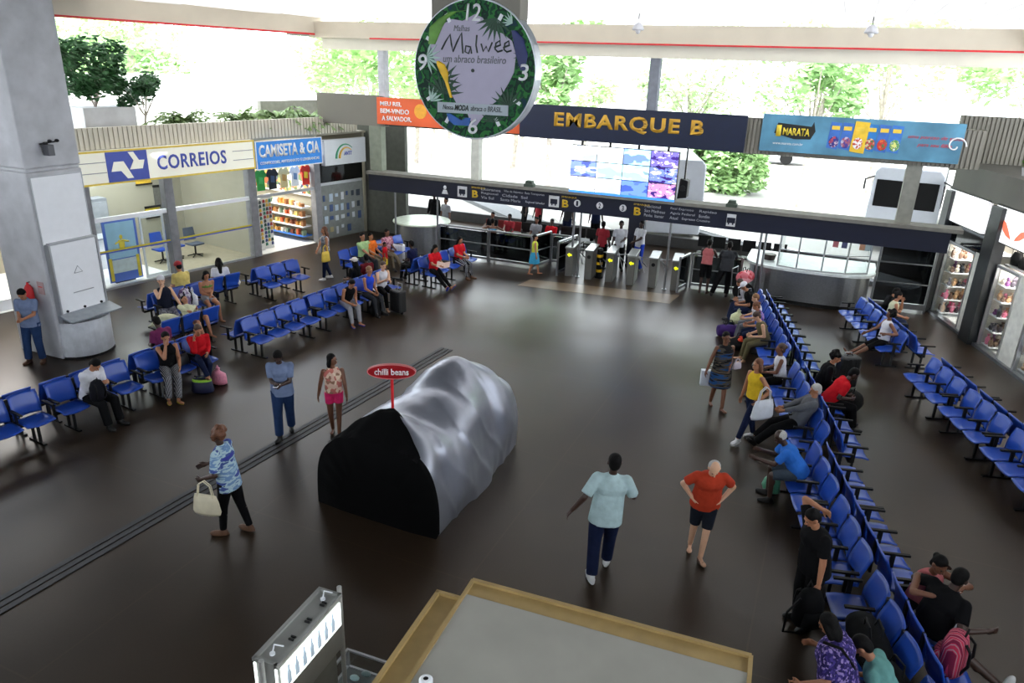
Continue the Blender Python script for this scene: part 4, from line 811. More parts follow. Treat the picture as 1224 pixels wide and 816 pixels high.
tr = [(-27, 40, 8.5, 4.2), (-19.5, 46, 9, 4), (-14, 37, 9, 2.2), (-9, 48, 9.5, 4.5), (-1.5, 42, 9, 3.4), (2.0, 50, 11, 5), (9, 44, 9.5, 4.6), (14, 52, 11, 5), (-36, 30, 10, 4.5), (-40, 20, 10, 4.5), (-34, 14, 8, 3.6), (-39, 52, 10, 4.5), (-46, 36, 12, 5)]
tn = ['broad pale tree at the far left behind the corner', 'pale tree seen left of the clock', 'thin pale tree just left of the clock', 'pale tree between the clock and the grey post', 'slender tree right of the video wall', 'bright tree above the left part of the blue banner', 'large green tree above the right part of the blue banner', 'tree at the far right above the cladding', 'tall pale tree behind the left shops', 'tall tree beyond the left shops near the pillar', 'tree nearest the pillar beyond the shop roof', 'far pale tree over the left corner', 'farthest tree over the left shops']
for i, (x, y, h, r) in enumerate(tr): tree(tn[i], x, y, -.1, h, r, 2600, LEAF[i % 2], .34, .2, seed=i)
tree('smaller dark green bush on the roof right of the big one', *LP(3.2, 2.2)[:2], 3.97, 1.9, .8, 1100, LEAF[2], .14, .04, 'roof plants', 'roof_bush', 8, 51, 'bush')
tree('leafy dark green bush on the roof beside the pillar', *LP(1.9, 2.4)[:2], 3.97, 2.7, 1.25, 2300, LEAF[2], .15, .05, 'roof plants', 'roof_bush', 11, 50, 'bush')
for i, (s, dep, h, lab) in enumerate([(3.9, 1.2, .9, 'small grey green bush on the shop roof right of the dark one'), (6.0, 1.0, .95, 'palm like bush on the roof above the post office sign'), (7.4, .8, 1.0, 'palm like bush on the roof above the shirt shop sign'), (8.8, .8, .8, 'palm like bush on the roof near the far corner')]):
    g = LP(s, dep, 3.97); o = thing('roof_plant', lab, 'plant', g, 0, 'roof plants'); rd = random.Random(i+70); mb = MB(); mb.cyl((0, 0, 0), (0, 0, h*.5), .05); mb.build('stem', BARK, o)
    mb = MB()
    for k in range(60):
        a = rd.random()*2*PI; L = rd.uniform(.8, 1.6); e = rd.uniform(.3, 1.1); prev = V((0, 0, h*.35)); dirh = V((math.cos(a), math.sin(a), 0)); sdv = V((-math.sin(a), math.cos(a), 0))
        for t in range(1, 6):
            u = t/5; p = V((0, 0, h*.35)) + dirh*L*u*math.cos(e) + V((0, 0, L*(u*math.sin(e)-.55*u*u)+.1))
            for s_ in (-1, 1):
                tip = (prev+p)/2 + sdv*s_*.22*(1-u*.6) + V((0, 0, -.06)); mb.bm.faces.new([mb.bm.verts.new(v) for v in (prev, p, tip)])
            prev = p
    mb.build('fronds', mat('frond', (120, 145, 90), .7, var=.35), o)
for i, (px, py, h_, r_) in enumerate(((828, 224, 3.2, 1.9), (852, 227, 3.4, 2.0), (880, 229, 3.2, 1.9))):
    g = F(px, py); tree(['left', 'middle', 'right'][i]+' one of three dense pale green shrubs below the navy banner end', g.x, g.y, -.1, h_*1.15, r_, 3400, LEAF[0], .3, .1, 'shrubs across the road', 'tall_shrub', 18, 90+i, 'shrub', .1)
for i, (px, py) in enumerate(((497, 190), (516, 192), (540, 190), (612, 196), (650, 200), (700, 206))):
    g = F(px, py+4); tree(['pale leaning tree across the road under the orange banner', 'second pale tree across the road under the orange banner', 'third pale tree across the road left of the post', 'crooked pale tree across the road right of the post', 'small pale tree left of the video wall', 'pale tree hidden behind the video wall'][i], g.x, g.y, -.1, 6, 1.6, 700, LEAF[1], .3, .22, 'trees across the road', 'tree', 7, 110+i)
# planter walls on the shop roof
m_ = MB(); m_.box(1.2, 2.8, 1.8, 3.0, 3.97, 4.95); struct(lbuild(m_, 'trim_planter', CONC))
m_ = MB(); m_.box(8.0, 10.8, 2.4, 2.6, 3.97, 5.0); struct(lbuild(m_, 'trim_roof_wall', mat('roof_wall', (150, 148, 140), .8)))
m_ = MB(); m_.box(-8, 16, 14, 14.3, 0, 5.6); struct(lbuild(m_, 'wall_far_left', PAV), 'bright wall beyond the left shop roof', 'wall')
# hanging lamps under the skylight
for i, px in enumerate((764, 1045)):
    g = WY(px, 20, 20.5); o = thing('pendant_lamp', ['left small glass pendant lamp under the bright roof', 'right small glass pendant lamp under the bright roof'][i], 'lamp', (g.x, 20.5, 7.5))
    mb = MB(); mb.lathe([(.04, .2), (.1, .16), (.16, .03), (.15, .0)], n=18); mb.build('shade', mat('lamp_glass', (180, 180, 185), .3), o); mb = MB(); mb.cyl((0, 0, .2), (0, 0, .5), .012); mb.build('cord', BLACKM, o); mb = MB(); mb.ell((0, 0, .0), (.07, .07, .09)); mb.build('bulb', mat('bulb', (230, 230, 232), .3), o)

# ================================================================ COVERED STAND
cov = thing('covered_stand', 'shopping stand hidden under a draped silver sheet with a black front', 'covered stand', (-5.5, 7.85, 0), -.02)
def cs(yy):   # half width, ridge height, ridge x, arch exponent, shoulder
    K = [(0.0, 1.06, 1.28, 0.0, 2.6), (.45, 1.06, 1.6, .02, 1.45), (.8, 1.06, 1.42, .05, 2.1), (1.5, 1.06, 1.58, .1, 1.6), (2.3, 1.0, 1.92, .12, 1.12), (2.7, .97, 1.65, .12, 1.8), (3.1, .9, 1.3, .08, 2.4)]
    for a, b in zip(K, K[1:]):
        if yy <= b[0]:
            t = (yy-a[0])/(b[0]-a[0]); t = t*t*(3-2*t); return [a[i]+(b[i]-a[i])*t for i in range(1, 5)]
    return K[-1][1:]
def cp(u, v):
    yy = 3.15*v; hw, h, rx, ex = cs(yy); th = PI*(1-u); c, s = math.cos(th), math.sin(th)
    x = hw*math.copysign(abs(c)**(2/ex if ex > 2 else 1), c) if False else hw*math.copysign(abs(c)**(2/(ex+.6)), c); z = h*abs(s)**(2/(ex+.6))
    x += rx*(z/h)**2; k = noise.noise(V((x*1.6, yy*1.5, z*1.6))); k2 = noise.noise(V((yy*5+x, x*1.2, 3)))
    k3 = (1-abs(noise.noise(V((yy*1.7+z*1.1+x*.9, z*.9, 9))))*2)**3
    d = (.07*k+.012*k2+.03*k3*abs(c))*min(1, v*6, (1-v)*10+.3); n = V((c, 0, s))
    yb = yy + (.1*noise.noise(V((z*3, x*2, 1))) if v > .9 else 0)
    return V((x, yb, max(.0, z))) + n*d + V((0, 0, -.0))
SIL = mat('silver_sheet', (150, 153, 164), .36, .7, scale=3, var=.06, bump=.25)
BLK = mat('black_sheet', (7, 7, 8), .85, scale=4, bump=.3, spec=.08)
mb = MB(); nu, nv = 90, 110
P_ = [[mb.bm.verts.new(cp(i/nu, j/nv)) for i in range(nu+1)] for j in range(nv+1)]
for j in range(nv):
    for i in range(nu): mb.bm.faces.new((P_[j][i], P_[j][i+1], P_[j+1][i+1], P_[j+1][i]))
cb = [mb.bm.verts.new((cp(i/nu, 1).x*.9, 3.2, cp(i/nu, 1).z*.85)) for i in range(nu+1)]
for i in range(nu): mb.bm.faces.new((P_[nv][i], P_[nv][i+1], cb[i+1], cb[i]))
mb.bm.faces.new(cb)
mb.build('silver_cover', SIL, cov, smooth=True)
mb = MB()      # black front cloth: closes the arch, and rises to the pole
fr = [cp(i/nu, 0) for i in range(nu+1)]
r0 = [mb.bm.verts.new(V((p.x*1.01, -.015, p.z*1.01))) for p in fr]
r1 = [mb.bm.verts.new(V((p.x*.6, -.05-.02*math.sin(i*.7), p.z*.6))) for i, p in enumerate(fr)]
for i in range(nu): mb.bm.faces.new((r0[i], r0[i+1], r1[i+1], r1[i]))
mb.bm.faces.new(r1)
r2 = [mb.bm.verts.new(cp(i/nu, .035)+V((0, 0, .012))) for i in range(nu+1)]
for i in range(nu): mb.bm.faces.new((r0[i], r0[i+1], r2[i+1], r2[i]))
mb.build('black_front', BLK, cov, smooth=True)
mb = MB(); n_ = 14; pk = V((.02, .52, 1.66))   # the black cloth peak at the pole
NU, NW = 26, 10; pm = MB(); gr = []
for i in range(NU+1):
    u = .27+.42*i/NU; vm = .03+.15*max(0, 1-abs(u-.49)/.21)**1.1; row = []
    for j in range(NW+1):
        v = vm*j/NW; row.append(pm.bm.verts.new(cp(u, v)+V((0, 0, .012))+V((math.cos(PI*(1-u)), 0, math.sin(PI*(1-u))))*(.012+.01*math.sin(i*1.3))))
    gr.append(row)
for i in range(NU):
    for j in range(NW): pm.bm.faces.new((gr[i][j], gr[i+1][j], gr[i+1][j+1], gr[i][j+1]))
pm.build('black_tent', BLK, cov, smooth=True)
us = [.36+.30*i/n_ for i in range(n_+1)]; base = [cp(u, .03)+V((0, -.01, .015)) for u in us]; hi = [cp(u, .10+.05*math.sin((u-.36)/.3*PI))+V((0, 0, .03)) for u in us]
bv = [mb.bm.verts.new(p) for p in base]; hv = [mb.bm.verts.new(p*.55+pk*.45) for p in hi]; pv = mb.bm.verts.new(pk)
for i in range(n_): mb.bm.faces.new((bv[i], bv[i+1], hv[i+1], hv[i])); mb.bm.faces.new((hv[i], hv[i+1], pv))
mb.build('black_peak', BLK, cov, smooth=True)
o = thing('oval_sign', 'red oval sign on a red pole rising from the covered stand', 'sign', (-5.48, 8.37, 0), ar)
mb = MB(); mb.cyl((0, 0, 1.3), (0, 0, 2.15), .022); mb.build('pole', RED, o)
CR = mat('sign_crimson', (160, 16, 26), .4, var=.05)
mb = MB(); mb.loft([mb.ring(V((0, y, 2.25)), V((.36, 0, 0)), V((0, 0, .12)), 40) for y in (-.03, .03)]); mb.build('oval_panel', CR, o, bevel=.01)
mb = MB(); mb.tube([(.35*math.cos(t*PI/24), -.032, 2.25+.112*math.sin(t*PI/24)) for t in range(49)], .006); mb.build('oval_border', mat('pink_line', (220, 130, 130), .5), o)
text('chilli beans', WL, o, -.25, -.03, 2.2, .5, .1, bold=.02, depth=.006)

# ================================================================ FOREGROUND KIOSK ROOF AND LIT CASE
KZ = 2.4
A, B, Cc, D = F(565, 694, KZ), F(898, 785, KZ), F(450, 816, KZ), F(522, 707, KZ)
u_ = (B-A).normalized(); v_ = V((u_.y, -u_.x, 0)); Lk = (B-A).length
kr = thing('kiosk', 'kiosk roof below the camera with ochre edging and a flat grey top', 'kiosk', (A.x, A.y, 0), math.atan2(u_.y, u_.x))
OCH = mat('ochre_paint', (158, 132, 84), .6, var=.12, bump=.1); GRT = mat('grey_roof', (158, 155, 146), .6, scale=2, var=.08, bump=.1)
bo = .2
mb = MB()
for b in ((0, Lk, -bo, 0), (0, Lk, -2.4, -2.4+bo), (0, .012, -2.4, 0), (Lk-.012, Lk, -2.4, 0)): mb.box(b[0], b[1], b[2], b[3], KZ-.22, KZ)
mb.build('ochre_border', OCH, kr, bevel=.01)
mb = MB(); mb.box(0, Lk, -.022, .012, KZ-.02, KZ+.025); mb.box(-.012, .022, -2.4, 0, KZ-.02, KZ+.02); mb.box(Lk-.02, Lk+.012, -2.4, 0, KZ-.02, KZ+.02); mb.build('edge_bead', OCH, kr)
mb = MB(); mb.box(0.01, Lk-.012, -2.38, -bo+.02, KZ-.05, KZ+.008); mb.build('roof_sheet', GRT, kr)
mb = MB(); mb.box(.05, Lk-.05, -2.3, -.1, 0, KZ-.2); mb.build('body', mat('kiosk_body', (60, 55, 50), .7), kr)
mb = MB(); mb.box(-.22, 0, -2.4, -.22, KZ-.3, KZ-.03); mb.build('side_border', OCH, kr, bevel=.01); mb = MB(); mb.box(-.235, -.2, -2.4, -.22, KZ-.05, KZ); mb.box(-.235, 0, -.24, -.21, KZ-.05, KZ); mb.build('side_bead', OCH, kr)
mb = MB(); mb.box(Lk, Lk+.5, -2.4, -.35, KZ-.35, KZ-.08); mb.build('low_border', OCH, kr, bevel=.01)
g = F(509, 813, KZ+.03); o = thing('round_lamp_socket', 'small round white fitting lying on the kiosk roof', 'fitting', (g.x, g.y, KZ+.008)); mb = MB(); mb.lathe([(.05, 0), (.05, .03), (.035, .045), (.02, .045), (.015, .02)], n=20); mb.build('socket_ring', WHITEP, o, smooth=True); mb = MB(); mb.lathe([(.0, .0), (.025, .0), (.02, .04), (0, .045)], n=14); mb.build('socket_core', BLACKP, o)
# lit case
CZ = 2.45
a, b, c, d = F(294, 784, CZ), F(331, 796, CZ), F(407, 711, CZ), F(380, 700, CZ)
u_ = (c-b).normalized(); Lc = (c-b).length; wv = V((-u_.y, u_.x, 0)); Wc = .2
lc = thing('lit_display_case', 'slim grey backlit advertising case glowing at the bottom left', 'light box', (b.x, b.y, 0), math.atan2(u_.y, u_.x))
CG = mat('case_grey', (150, 150, 146), .5, .3, var=.05)
H0 = CZ-.27
mb = MB(); mb.box(0, Lc, 0, Wc, H0-.25, CZ-.01); mb.build('case_body', CG, lc, bevel=.008)
mb = MB(); mb.box(-.01, Lc+.01, -.01, .02, CZ-.02, CZ+.012); mb.box(-.01, Lc+.01, Wc-.02, Wc+.01, CZ-.02, CZ+.012); mb.box(-.01, .02, 0, Wc, CZ-.02, CZ+.012); mb.box(Lc-.02, Lc+.01, 0, Wc, CZ-.02, CZ+.012); mb.build('top_edge', CG, lc)
mb = MB(); mb.box(.03, Lc-.03, -.014, 0, H0, CZ-.05); mb.build('lit_panel', mat('case_glow', (245, 255, 250), .4, var=.02, emit=2.2), lc)
for k in range(7):
    x = .1+k*(Lc-.2)/6.5; mb = MB(); mb.prism([(x-.02, H0+.03), (x+.02, H0+.03), (x+.022, H0+.12), (x+.008, H0+.16), (x+.008, CZ-.07), (x-.008, CZ-.07), (x-.008, H0+.16), (x-.022, H0+.12)], -.02, -.014); mb.build('printed_bottle', mat('bottle_print', (150, 165, 178), .5, emit=.7), lc)
mb = MB(); mb.box(-.012, 0, Wc-.015, Wc, H0-.25, CZ-.03); mb.box(-.012, 0, .0, .015, H0-.25, CZ-.03); mb.build('lit_edge', mat('case_glow', (245, 255, 250)), lc)
for x in (.08, Lc-.1): mb = MB(); mb.cyl((x, .1, CZ), (x, .1, CZ+.015), .02); mb.tube([(x, .1, CZ+.01), (x+.05, .12, CZ+.04), (x+.08, .06, CZ+.02)], .006); mb.build('cable_gland', WHITEP, lc)
for x in (.25, .45, .65, .8):
    if x < Lc-.1: mb = MB(); mb.box(x, x+.012, .05, .09, CZ-.01, CZ+.004); mb.box(x+.03, x+.042, .05, .09, CZ-.01, CZ+.004); mb.build('slot', BLACKM, lc)
for x, y in ((-.04, Wc*.5), (Lc+.03, .03)): mb = MB(); mb.lathe([(.022, 0), (.022, 1)], (x, y, 0), 12) if False else mb.cyl((x, y, 0), (x, y, CZ+.05), .02, n=14); mb.build('support_tube', mat('tube_pale', (190, 190, 186), .4, .5), lc)
mb = MB(); mb.box(.02, Lc, .08, .1, .7, H0-.25); mb.build('back_plate', mat('case_back', (120, 120, 112), .5), lc)
lmp = area('case_lamp', lc.location + V((u_.y, -u_.x, 0))*.04 + u_*Lc*.5 + V((0, 0, CZ-.2)), (Lc*.9, .2), 6, (u_.y, -u_.x, -.1), (.92, 1, .95))
lmp.rotation_euler = V((u_.y, -u_.x, -.1)).to_track_quat('-Z', 'Z').to_euler()
g = F(420, 806, 1.2); o = thing('glass_showcase', 'small glass topped showcase under the lit case', 'showcase', (g.x, g.y, 0), math.atan2(u_.y, u_.x))
mb = MB(); mb.box(-.3, .25, -.35, .2, 0, 1.0); mb.build('cabinet', mat('showcase_grey', (110, 114, 112), .5), o); mb = MB(); mb.box(-.3, .25, -.35, .2, 1.0, 1.2); mb.build('glass_top', GLASS, o)
mb = MB(); 
for (x, y) in ((-.3, -.35), (.25, -.35), (.25, .2), (-.3, .2)): mb.box(x-.012, x+.012, y-.012, y+.012, 1.0, 1.21)
for z in (1.0, 1.2): mb.box(-.3, .25, -.362, -.34, z-.01, z+.01); mb.box(-.3, .25, .19, .212, z-.01, z+.01); mb.box(.24, .262, -.35, .2, z-.01, z+.01)
mb.build('edge_trim', ALU, o)
for k in range(6): mb = MB(); mb.ell((-.2+.08*k, .05*math.sin(k*2), 1.03), (.035, .05, .02)); g_ = mb.build('trinket', mat('trinket%d' % (k % 3), [(70, 50, 40), (160, 190, 190), (90, 110, 110)][k % 3], .3)); g_.parent = None; g_.location = o.location; g_.rotation_euler = o.rotation_euler; tag(g_, 'small trinket inside the glass showcase at the bottom left', 'trinket', 'trinkets in the glass showcase')
# ================================================================ BENCHES
PT = .53
seat_me = MB().sheet(lambda u, v: ((u-.5)*.47, .06+.44*v, .44+.035*(2*u-1)**2*(.4+.6*v)-.03*max(0, v-.75)*4*(1-.3)+.02*(1-v)), 8, 8, .022).mesh('seat')
back_me = MB().sheet(lambda u, v: ((u-.5)*.48, .03-.02*v-.05*(2*u-1)**2*-1*.6-.06*max(0, v-.35)*2, .5+.4*v-.02*(2*u-1)**2), 8, 8, .022).mesh('backrest')
arm_me = MB().box(-.022, .022, .1, .44, .655, .685).box(-.014, .014, .2, .26, .38, .66).mesh('armrest')
strap_me = MB().box(-.028, .028, -.03, .0, .36, .86).mesh('back_post')
def legmesh():
    mb = MB(); mb.box(-.02, .02, .1, .14, .03, .4); mb.box(-.02, .02, .3, .34, .03, .4); mb.box(-.028, .028, -.02, .46, 0, .03); return mb.mesh('leg')
leg_me = legmesh()
for me, mt in ((seat_me, BLUEP), (back_me, BLUEP), (arm_me, BLACKP), (strap_me, BLACKM), (leg_me, BLACKM)):
    me.materials.append(mt)
for me in (seat_me, back_me):
    for p in me.polygons: p.use_smooth = True
BN = {}
def bench(key, start, ang, n, lab, grp):
    """row of n seats from start along direction ang; seats face left of that direction"""
    o = thing('waiting_bench', lab, 'bench', (start[0], start[1], 0), ang, grp)
    def put(nm, me, x):
        c = bpy.data.objects.new(nm, me); C.objects.link(c); c.parent = o; c.location = (x, 0, 0)
    for k in range(n):
        put('seat', seat_me, PT*(k+.5)); put('backrest', back_me, PT*(k+.5))
    for k in range(n+1):
        put('armrest', arm_me, PT*k)
        if k: pass
    for k in range(1, n): put('back_post', strap_me, PT*k)
    for x in (PT*.5, PT*(n-.5)): put('leg', leg_me, x)
    mb = MB(); mb.box(.0, PT*n, .16, .22, .36, .4); mb.build('beam', BLACKM, o)
    BN[key] = (V((start[0], start[1], 0)), ang); return o
def seatpos(key, k, fwd=.27):
    s, a = BN[key]; u = V((math.cos(a), math.sin(a), 0)); n = V((-u.y, u.x, 0)); return s+u*PT*(k+.5)+n*fwd, a
def double_row(name, p, q, spans, gap, labA, labB, grp):
    """p->q line; A side faces left of p->q, B side faces right"""
    p, q = V((*p, 0)), V((*q, 0)); u = (q-p).normalized(); n = V((-u.y, u.x, 0)); a = math.atan2(u.y, u.x)
    for i, (s, cnt) in enumerate(spans):
        if labA and labA[i]: bench(name+'A%d' % i, p+u*s+n*gap, a, cnt, labA[i], grp)
        if labB and labB[i]: bench(name+'B%d' % i, p+u*(s+PT*cnt)-n*gap, a+PI, cnt, labB[i], grp)
# left near row: the B side (right of northward line) faces the hall
G1 = 'blue benches in the near left row'
double_row('a', (-12.62, 5.9), (-11.95, 11.2), [(0, 3), (1.68, 3), (3.4, 3)], .1,
           ['blue bench facing the pillar behind the bench at the left photo edge', 'blue bench facing the pillar behind the man in the white shirt', 'blue bench with the man in purple behind the woman in striped trousers'],
           ['blue three seat bench cut by the left edge of the photo', 'blue bench with the man in the white shirt and dark bag', 'blue bench with the woman in striped trousers and the woman in red'], G1)
bench('aA3', (-13.3, 11.0), 1.44, 3, 'blue bench on which someone sleeps under a cream cover', G1)
G2 = 'blue benches in the row before the post office'
double_row('b', (-15.15, 12.3), (-14.35, 17.2), [(0, 3), (1.75, 2), (3.15, 3)], .1,
           ['blue bench facing the post office with the man in the yellow shirt', 'blue bench facing the post office with the long haired woman', 'blue bench facing the shirt shop behind three empty seats'],
           ['blue bench with the man in the white cap and the girl in the bikini top', None, 'empty blue three seat bench in front of the shirt shop'], G2)
G3 = 'blue benches in the middle left row'
double_row('c', (-11.87, 11.85), (-11.5, 17.4), [(0, 4), (2.2, 3), (3.9, 3)], .1,
           ['blue bench facing left behind the nearest end of the middle left row', 'blue bench facing left in the middle of the middle left row', 'blue bench facing left with the woman in the pale hat'],
           ['empty blue four seat bench at the near end of the middle left row', 'blue three seat bench with the woman in black at its far end', 'blue bench with the woman in white beside a black suitcase'], G3)
G4 = 'blue benches near the round desk'
double_row('d', (-13.95, 18.3), (-13.6, 21.6), [(0, 3), (1.65, 3)], .1, None,
           ['blue bench with the man in the pale green shirt', 'blue bench with the woman in pink behind a white suitcase'], G4)
double_row('e', (-11.3, 18.7), (-11.05, 21.6), [(0, 2), (1.15, 3)], .1,
           ['blue bench facing left behind the nearer woman in red', None],
           ['blue bench with the nearer woman in red reading papers', 'blue bench with the farther woman in red in front of the glass rail'], G4)
G5 = 'blue benches in the long right hand double row'
double_row('f', (2.2, 5.5), (.48, 12.1), [(0, 3), (1.68, 3), (3.4, 3), (5.05, 3)], .12,
           ['blue bench at the bottom photo edge with the man in the teal shirt', 'blue bench beside the standing man in black', 'empty blue bench between the man in black and the man in bright blue', 'blue bench with the man in the bright blue shirt'],
           ['blue bench at the bottom right with the pink bag on it', 'blue bench facing right with the hugging couple', 'empty blue bench facing right just beyond the hugging couple', 'empty blue bench facing right at the far end of the nearest double row'], G5)
double_row('g', (.75, 12.3), (-.1, 15.9), [(0, 3), (1.75, 3)], .12,
           ['blue bench with the man in grey reclining', 'blue bench with the woman in white holding a black helmet'],
           ['empty blue bench facing right behind the reclining man in grey', 'blue bench facing right with the man in the red shirt'], G5)
double_row('h', (-.15, 16.2), (-1.3, 20.9), [(0, 3), (1.65, 3), (3.3, 3)], .12,
           ['blue bench with the woman in olive and piles of bags', 'blue bench with the woman in white behind a cart of bags', 'blue bench with the pair reading near the booth'],
           ['empty blue bench facing right nearest in the far part of the row', 'empty blue bench facing right in the middle of the far part of the row', 'empty blue bench facing right at the far end by the glass booth'], G5)
G6 = 'blue benches in the far right double row'
double_row('k', (4.75, 11.0), (1.2, 21.9), [(0, 3), (1.68, 3), (3.36, 3), (5.04, 3), (7.9, 3), (9.55, 3)], .12,
           ['blue bench cut by the right photo edge, lowest in the far right row', 'empty blue bench second from the right photo edge', 'empty blue bench in front of the woman in the white vest', 'empty blue bench at the far end of the nearer group on the right', 'blue bench with the barefoot woman stretching her legs', 'empty blue bench nearest the glass booth on the right'],
           ['blue bench facing the right shops, nearest one', 'blue bench facing the right shops, second nearest', 'blue bench facing the right shops with the woman in the white vest', 'blue bench facing the right shops with nobody on it', 'blue bench facing the right shops behind the barefoot woman', 'blue bench facing the right shops with the two seated women'], G6)

# ================================================================ PEOPLE
SK = {'l': mat('skin_light', (205, 160, 130), .55, var=.05), 'm': mat('skin_medium', (165, 112, 82), .55, var=.05), 'b': mat('skin_brown', (112, 72, 52), .5, var=.05), 'd': mat('skin_dark', (62, 42, 34), .45, var=.05)}
HAIR = {'black': mat('hair_black', (12, 10, 10), .7, scale=60, var=.5, spec=.15), 'brown': mat('hair_brown', (60, 38, 26), .6, scale=60, var=.4), 'reddish': mat('hair_reddish', (96, 56, 32), .6, scale=60, var=.4), 'grey': mat('hair_grey', (170, 168, 165), .7, scale=60, var=.2), 'blond': mat('hair_fair', (120, 84, 52), .6, scale=60, var=.3)}
EYE = mat('eye_dark', (16, 12, 10), .3); LIP = mat('lip', (120, 60, 56), .5)
CL = lambda n, c: mat('cloth_'+n, c, .85, scale=12, var=.1, bump=.5, spec=.12)
def ik(a, b, l1, l2, hint):
    d = b-a; L = d.length
    if L > (l1+l2)*.999: b = a+d.normalized()*(l1+l2)*.999; d = b-a; L = d.length
    if L < abs(l1-l2)+.02: L = abs(l1-l2)+.02
    x = (l1*l1-l2*l2+L*L)/(2*L); h = math.sqrt(max(0, l1*l1-x*x)); e = d.normalized(); hh = (hint-e*hint.dot(e)).normalized(); return a+e*x+hh*h, b
class Shape:
    def __init__(s): s.mb = MB()
def person(label, loc, face, ht=1.7, skin='m', hair=('short', 'black'), shirt=('tee', None), bottom=('trousers', None), shoes='black', pose='stand', hipz=None, hip=(0, 0), lean=0, side=0, twist=0,
           hl=None, hr=None, fl=None, fr=None, nod=0, turn=0, tilt=0, fat=1.0, near=1, kneel=None, kneer=None, hat=None, elbl=None, elbr=None, group=None, curl=.6, z=0):
    S = ht/1.72
    sit = pose == 'sit'
    if hipz is None: hipz = .56 if sit else .925
    hc = V((hip[0], hip[1], hipz/S if sit else hipz))
    if hl is None: hl = (-.12, .34, hc.z+.12) if sit else (-.28, .06, .84)
    if hr is None: hr = (.12, .34, hc.z+.12) if sit else (.28, .06, .84)
    if fl is None: fl = (-.12, .5, .08) if sit else ((-.08, .3, .09) if pose == 'walk' else (-.11, 0, .08))
    if fr is None: fr = (.12, .5, .08) if sit else ((.08, -.3, .15) if pose == 'walk' else (.11, 0, .08))
    le, si = math.radians(lean), math.radians(side)
    up = V((math.sin(si), math.sin(le)*math.cos(si), math.cos(le)*math.cos(si))).normalized()
    X0 = V((1, 0, 0)); Y0 = V((0, 1, 0))
    rt = (X0 - up*X0.dot(up)).normalized(); tw = math.radians(twist); fw = up.cross(rt); rt2 = rt*math.cos(tw)+fw*math.sin(tw); fw2 = up.cross(rt2)
    chest = hc+up*.40; sc = hc+up*.475; SL, SRr = sc-rt2*.175, sc+rt2*.175; nb = hc+up*.52
    n_, t_, k_ = math.radians(nod), math.radians(turn), math.radians(tilt)
    base_up = (up+V((0, 0, 1))*.8).normalized(); hfw = (fw2 - base_up*fw2.dot(base_up)).normalized(); hrt = hfw.cross(base_up)
    hfw, hrt = hfw*math.cos(t_)+hrt*math.sin(t_), hrt*math.cos(t_)-hfw*math.sin(t_)
    hu = base_up*math.cos(n_)+hfw*math.sin(n_); hf = hfw*math.cos(n_)-base_up*math.sin(n_)
    hu2 = hu*math.cos(k_)+hrt*math.sin(k_); hrt = hrt*math.cos(k_)-hu*math.sin(k_); hu = hu2
    hd = nb+up*.03+hu*.135
    hl, hr, fl, fr = V(hl), V(hr), V(fl), V(fr)
    EL, WL_ = ik(SL, hl, .29, .25, V(elbl) if elbl else V((-.35, -.8, -.5))); ER, WR_ = ik(SRr, hr, .29, .25, V(elbr) if elbr else V((.35, -.8, -.5)))
    HL, HR = hc-X0*.09, hc+X0*.09
    KL, AL = ik(HL, fl, .43, .42, V(kneel) if kneel else V((-.1, 1, .4 if sit else 0))); KR, AR_ = ik(HR, fr, .43, .42, V(kneer) if kneer else V((.1, 1, .4 if sit else 0)))
    f = fat*1.1; vox = {2: .009, 1: .013, 0: .02}[near]
    parts = []
    def E(mb, c, A, axes=(rt2, fw2, up)): mb.ell(c, tuple(ax*a for ax, a in zip(axes, A)))
    # ---- skin body
    mb = MB()
    E(mb, hc+up*.04, (.145*f, .095*f, .12)); E(mb, hc+up*.2, (.125*f, .088*f, .15)); E(mb, chest-up*.03, (.15*f, .098*f, .15)); mb.rc(SL-up*.02, SRr-up*.02, .04, .04); mb.rc(nb-up*.06, hd-hu*.05, .055, .05)
    E(mb, hd+hu*.02-hf*.008, (.076, .094, .10), (hrt, hf, hu)); E(mb, hd-hu*.05+hf*.022, (.056, .066, .066), (hrt, hf, hu))
    mb.rc(hd+hf*.088+hu*.005, hd+hf*.106-hu*.028, .009, .015); E(mb, hd+hf*.08-hu*.066, (.026, .014, .011), (hrt, hf, hu)); E(mb, hd+hf*.084+hu*.03, (.045, .01, .008), (hrt, hf, hu))
    for s_ in (-1, 1): E(mb, hd+hrt*s_*.078-hf*.005, (.012, .022, .032), (hrt, hf, hu))
    for (Sh, El, Wr, s_) in ((SL, EL, WL_, -1), (SRr, ER, WR_, 1)):
        mb.rc(Sh-up*.012, El, .047, .041); mb.rc(El, Wr, .042, .028); mm = El+(Wr-El)*.3; mb.ell(mm, (.04, .04, .04))
        d = (Wr-El).normalized(); inn = (-X0*s_ - d*(-X0*s_).dot(d)).normalized() if abs(d.x) < .9 else (Y0-d*Y0.dot(d)).normalized()
        sd = d.cross(inn); # across palm
        if sd.y < 0: sd = -sd
        pc = Wr+d*.055; mb.ell(pc, (d*.055, sd*.042, inn*.017)); mb.rc(Wr, pc, .024, .022)
        for q in range(4):
            off = (q-1.5)*.0225; L = (.036, .042, .044, .04)[q]; r = .0085; b0 = pc+d*.035+sd*off; b1 = b0+(d*math.cos(curl*.5)+inn*math.sin(curl*.5))*L; b2 = b1+(d*math.cos(curl*1.3)+inn*math.sin(curl*1.3))*L*.85
            mb.rc(b0, b1, r, r*.95, 8); mb.rc(b1, b2, r*.95, r*.8, 8)
        t0 = Wr+d*.025+sd*.025; t1 = t0+(d*.7+sd*.6+inn*.3).normalized()*.045; t2 = t1+(d*.9+sd*.2+inn*.3).normalized()*.035; mb.rc(t0, t1, .012, .01, 8); mb.rc(t1, t2, .01, .0085, 8)
    feet = []
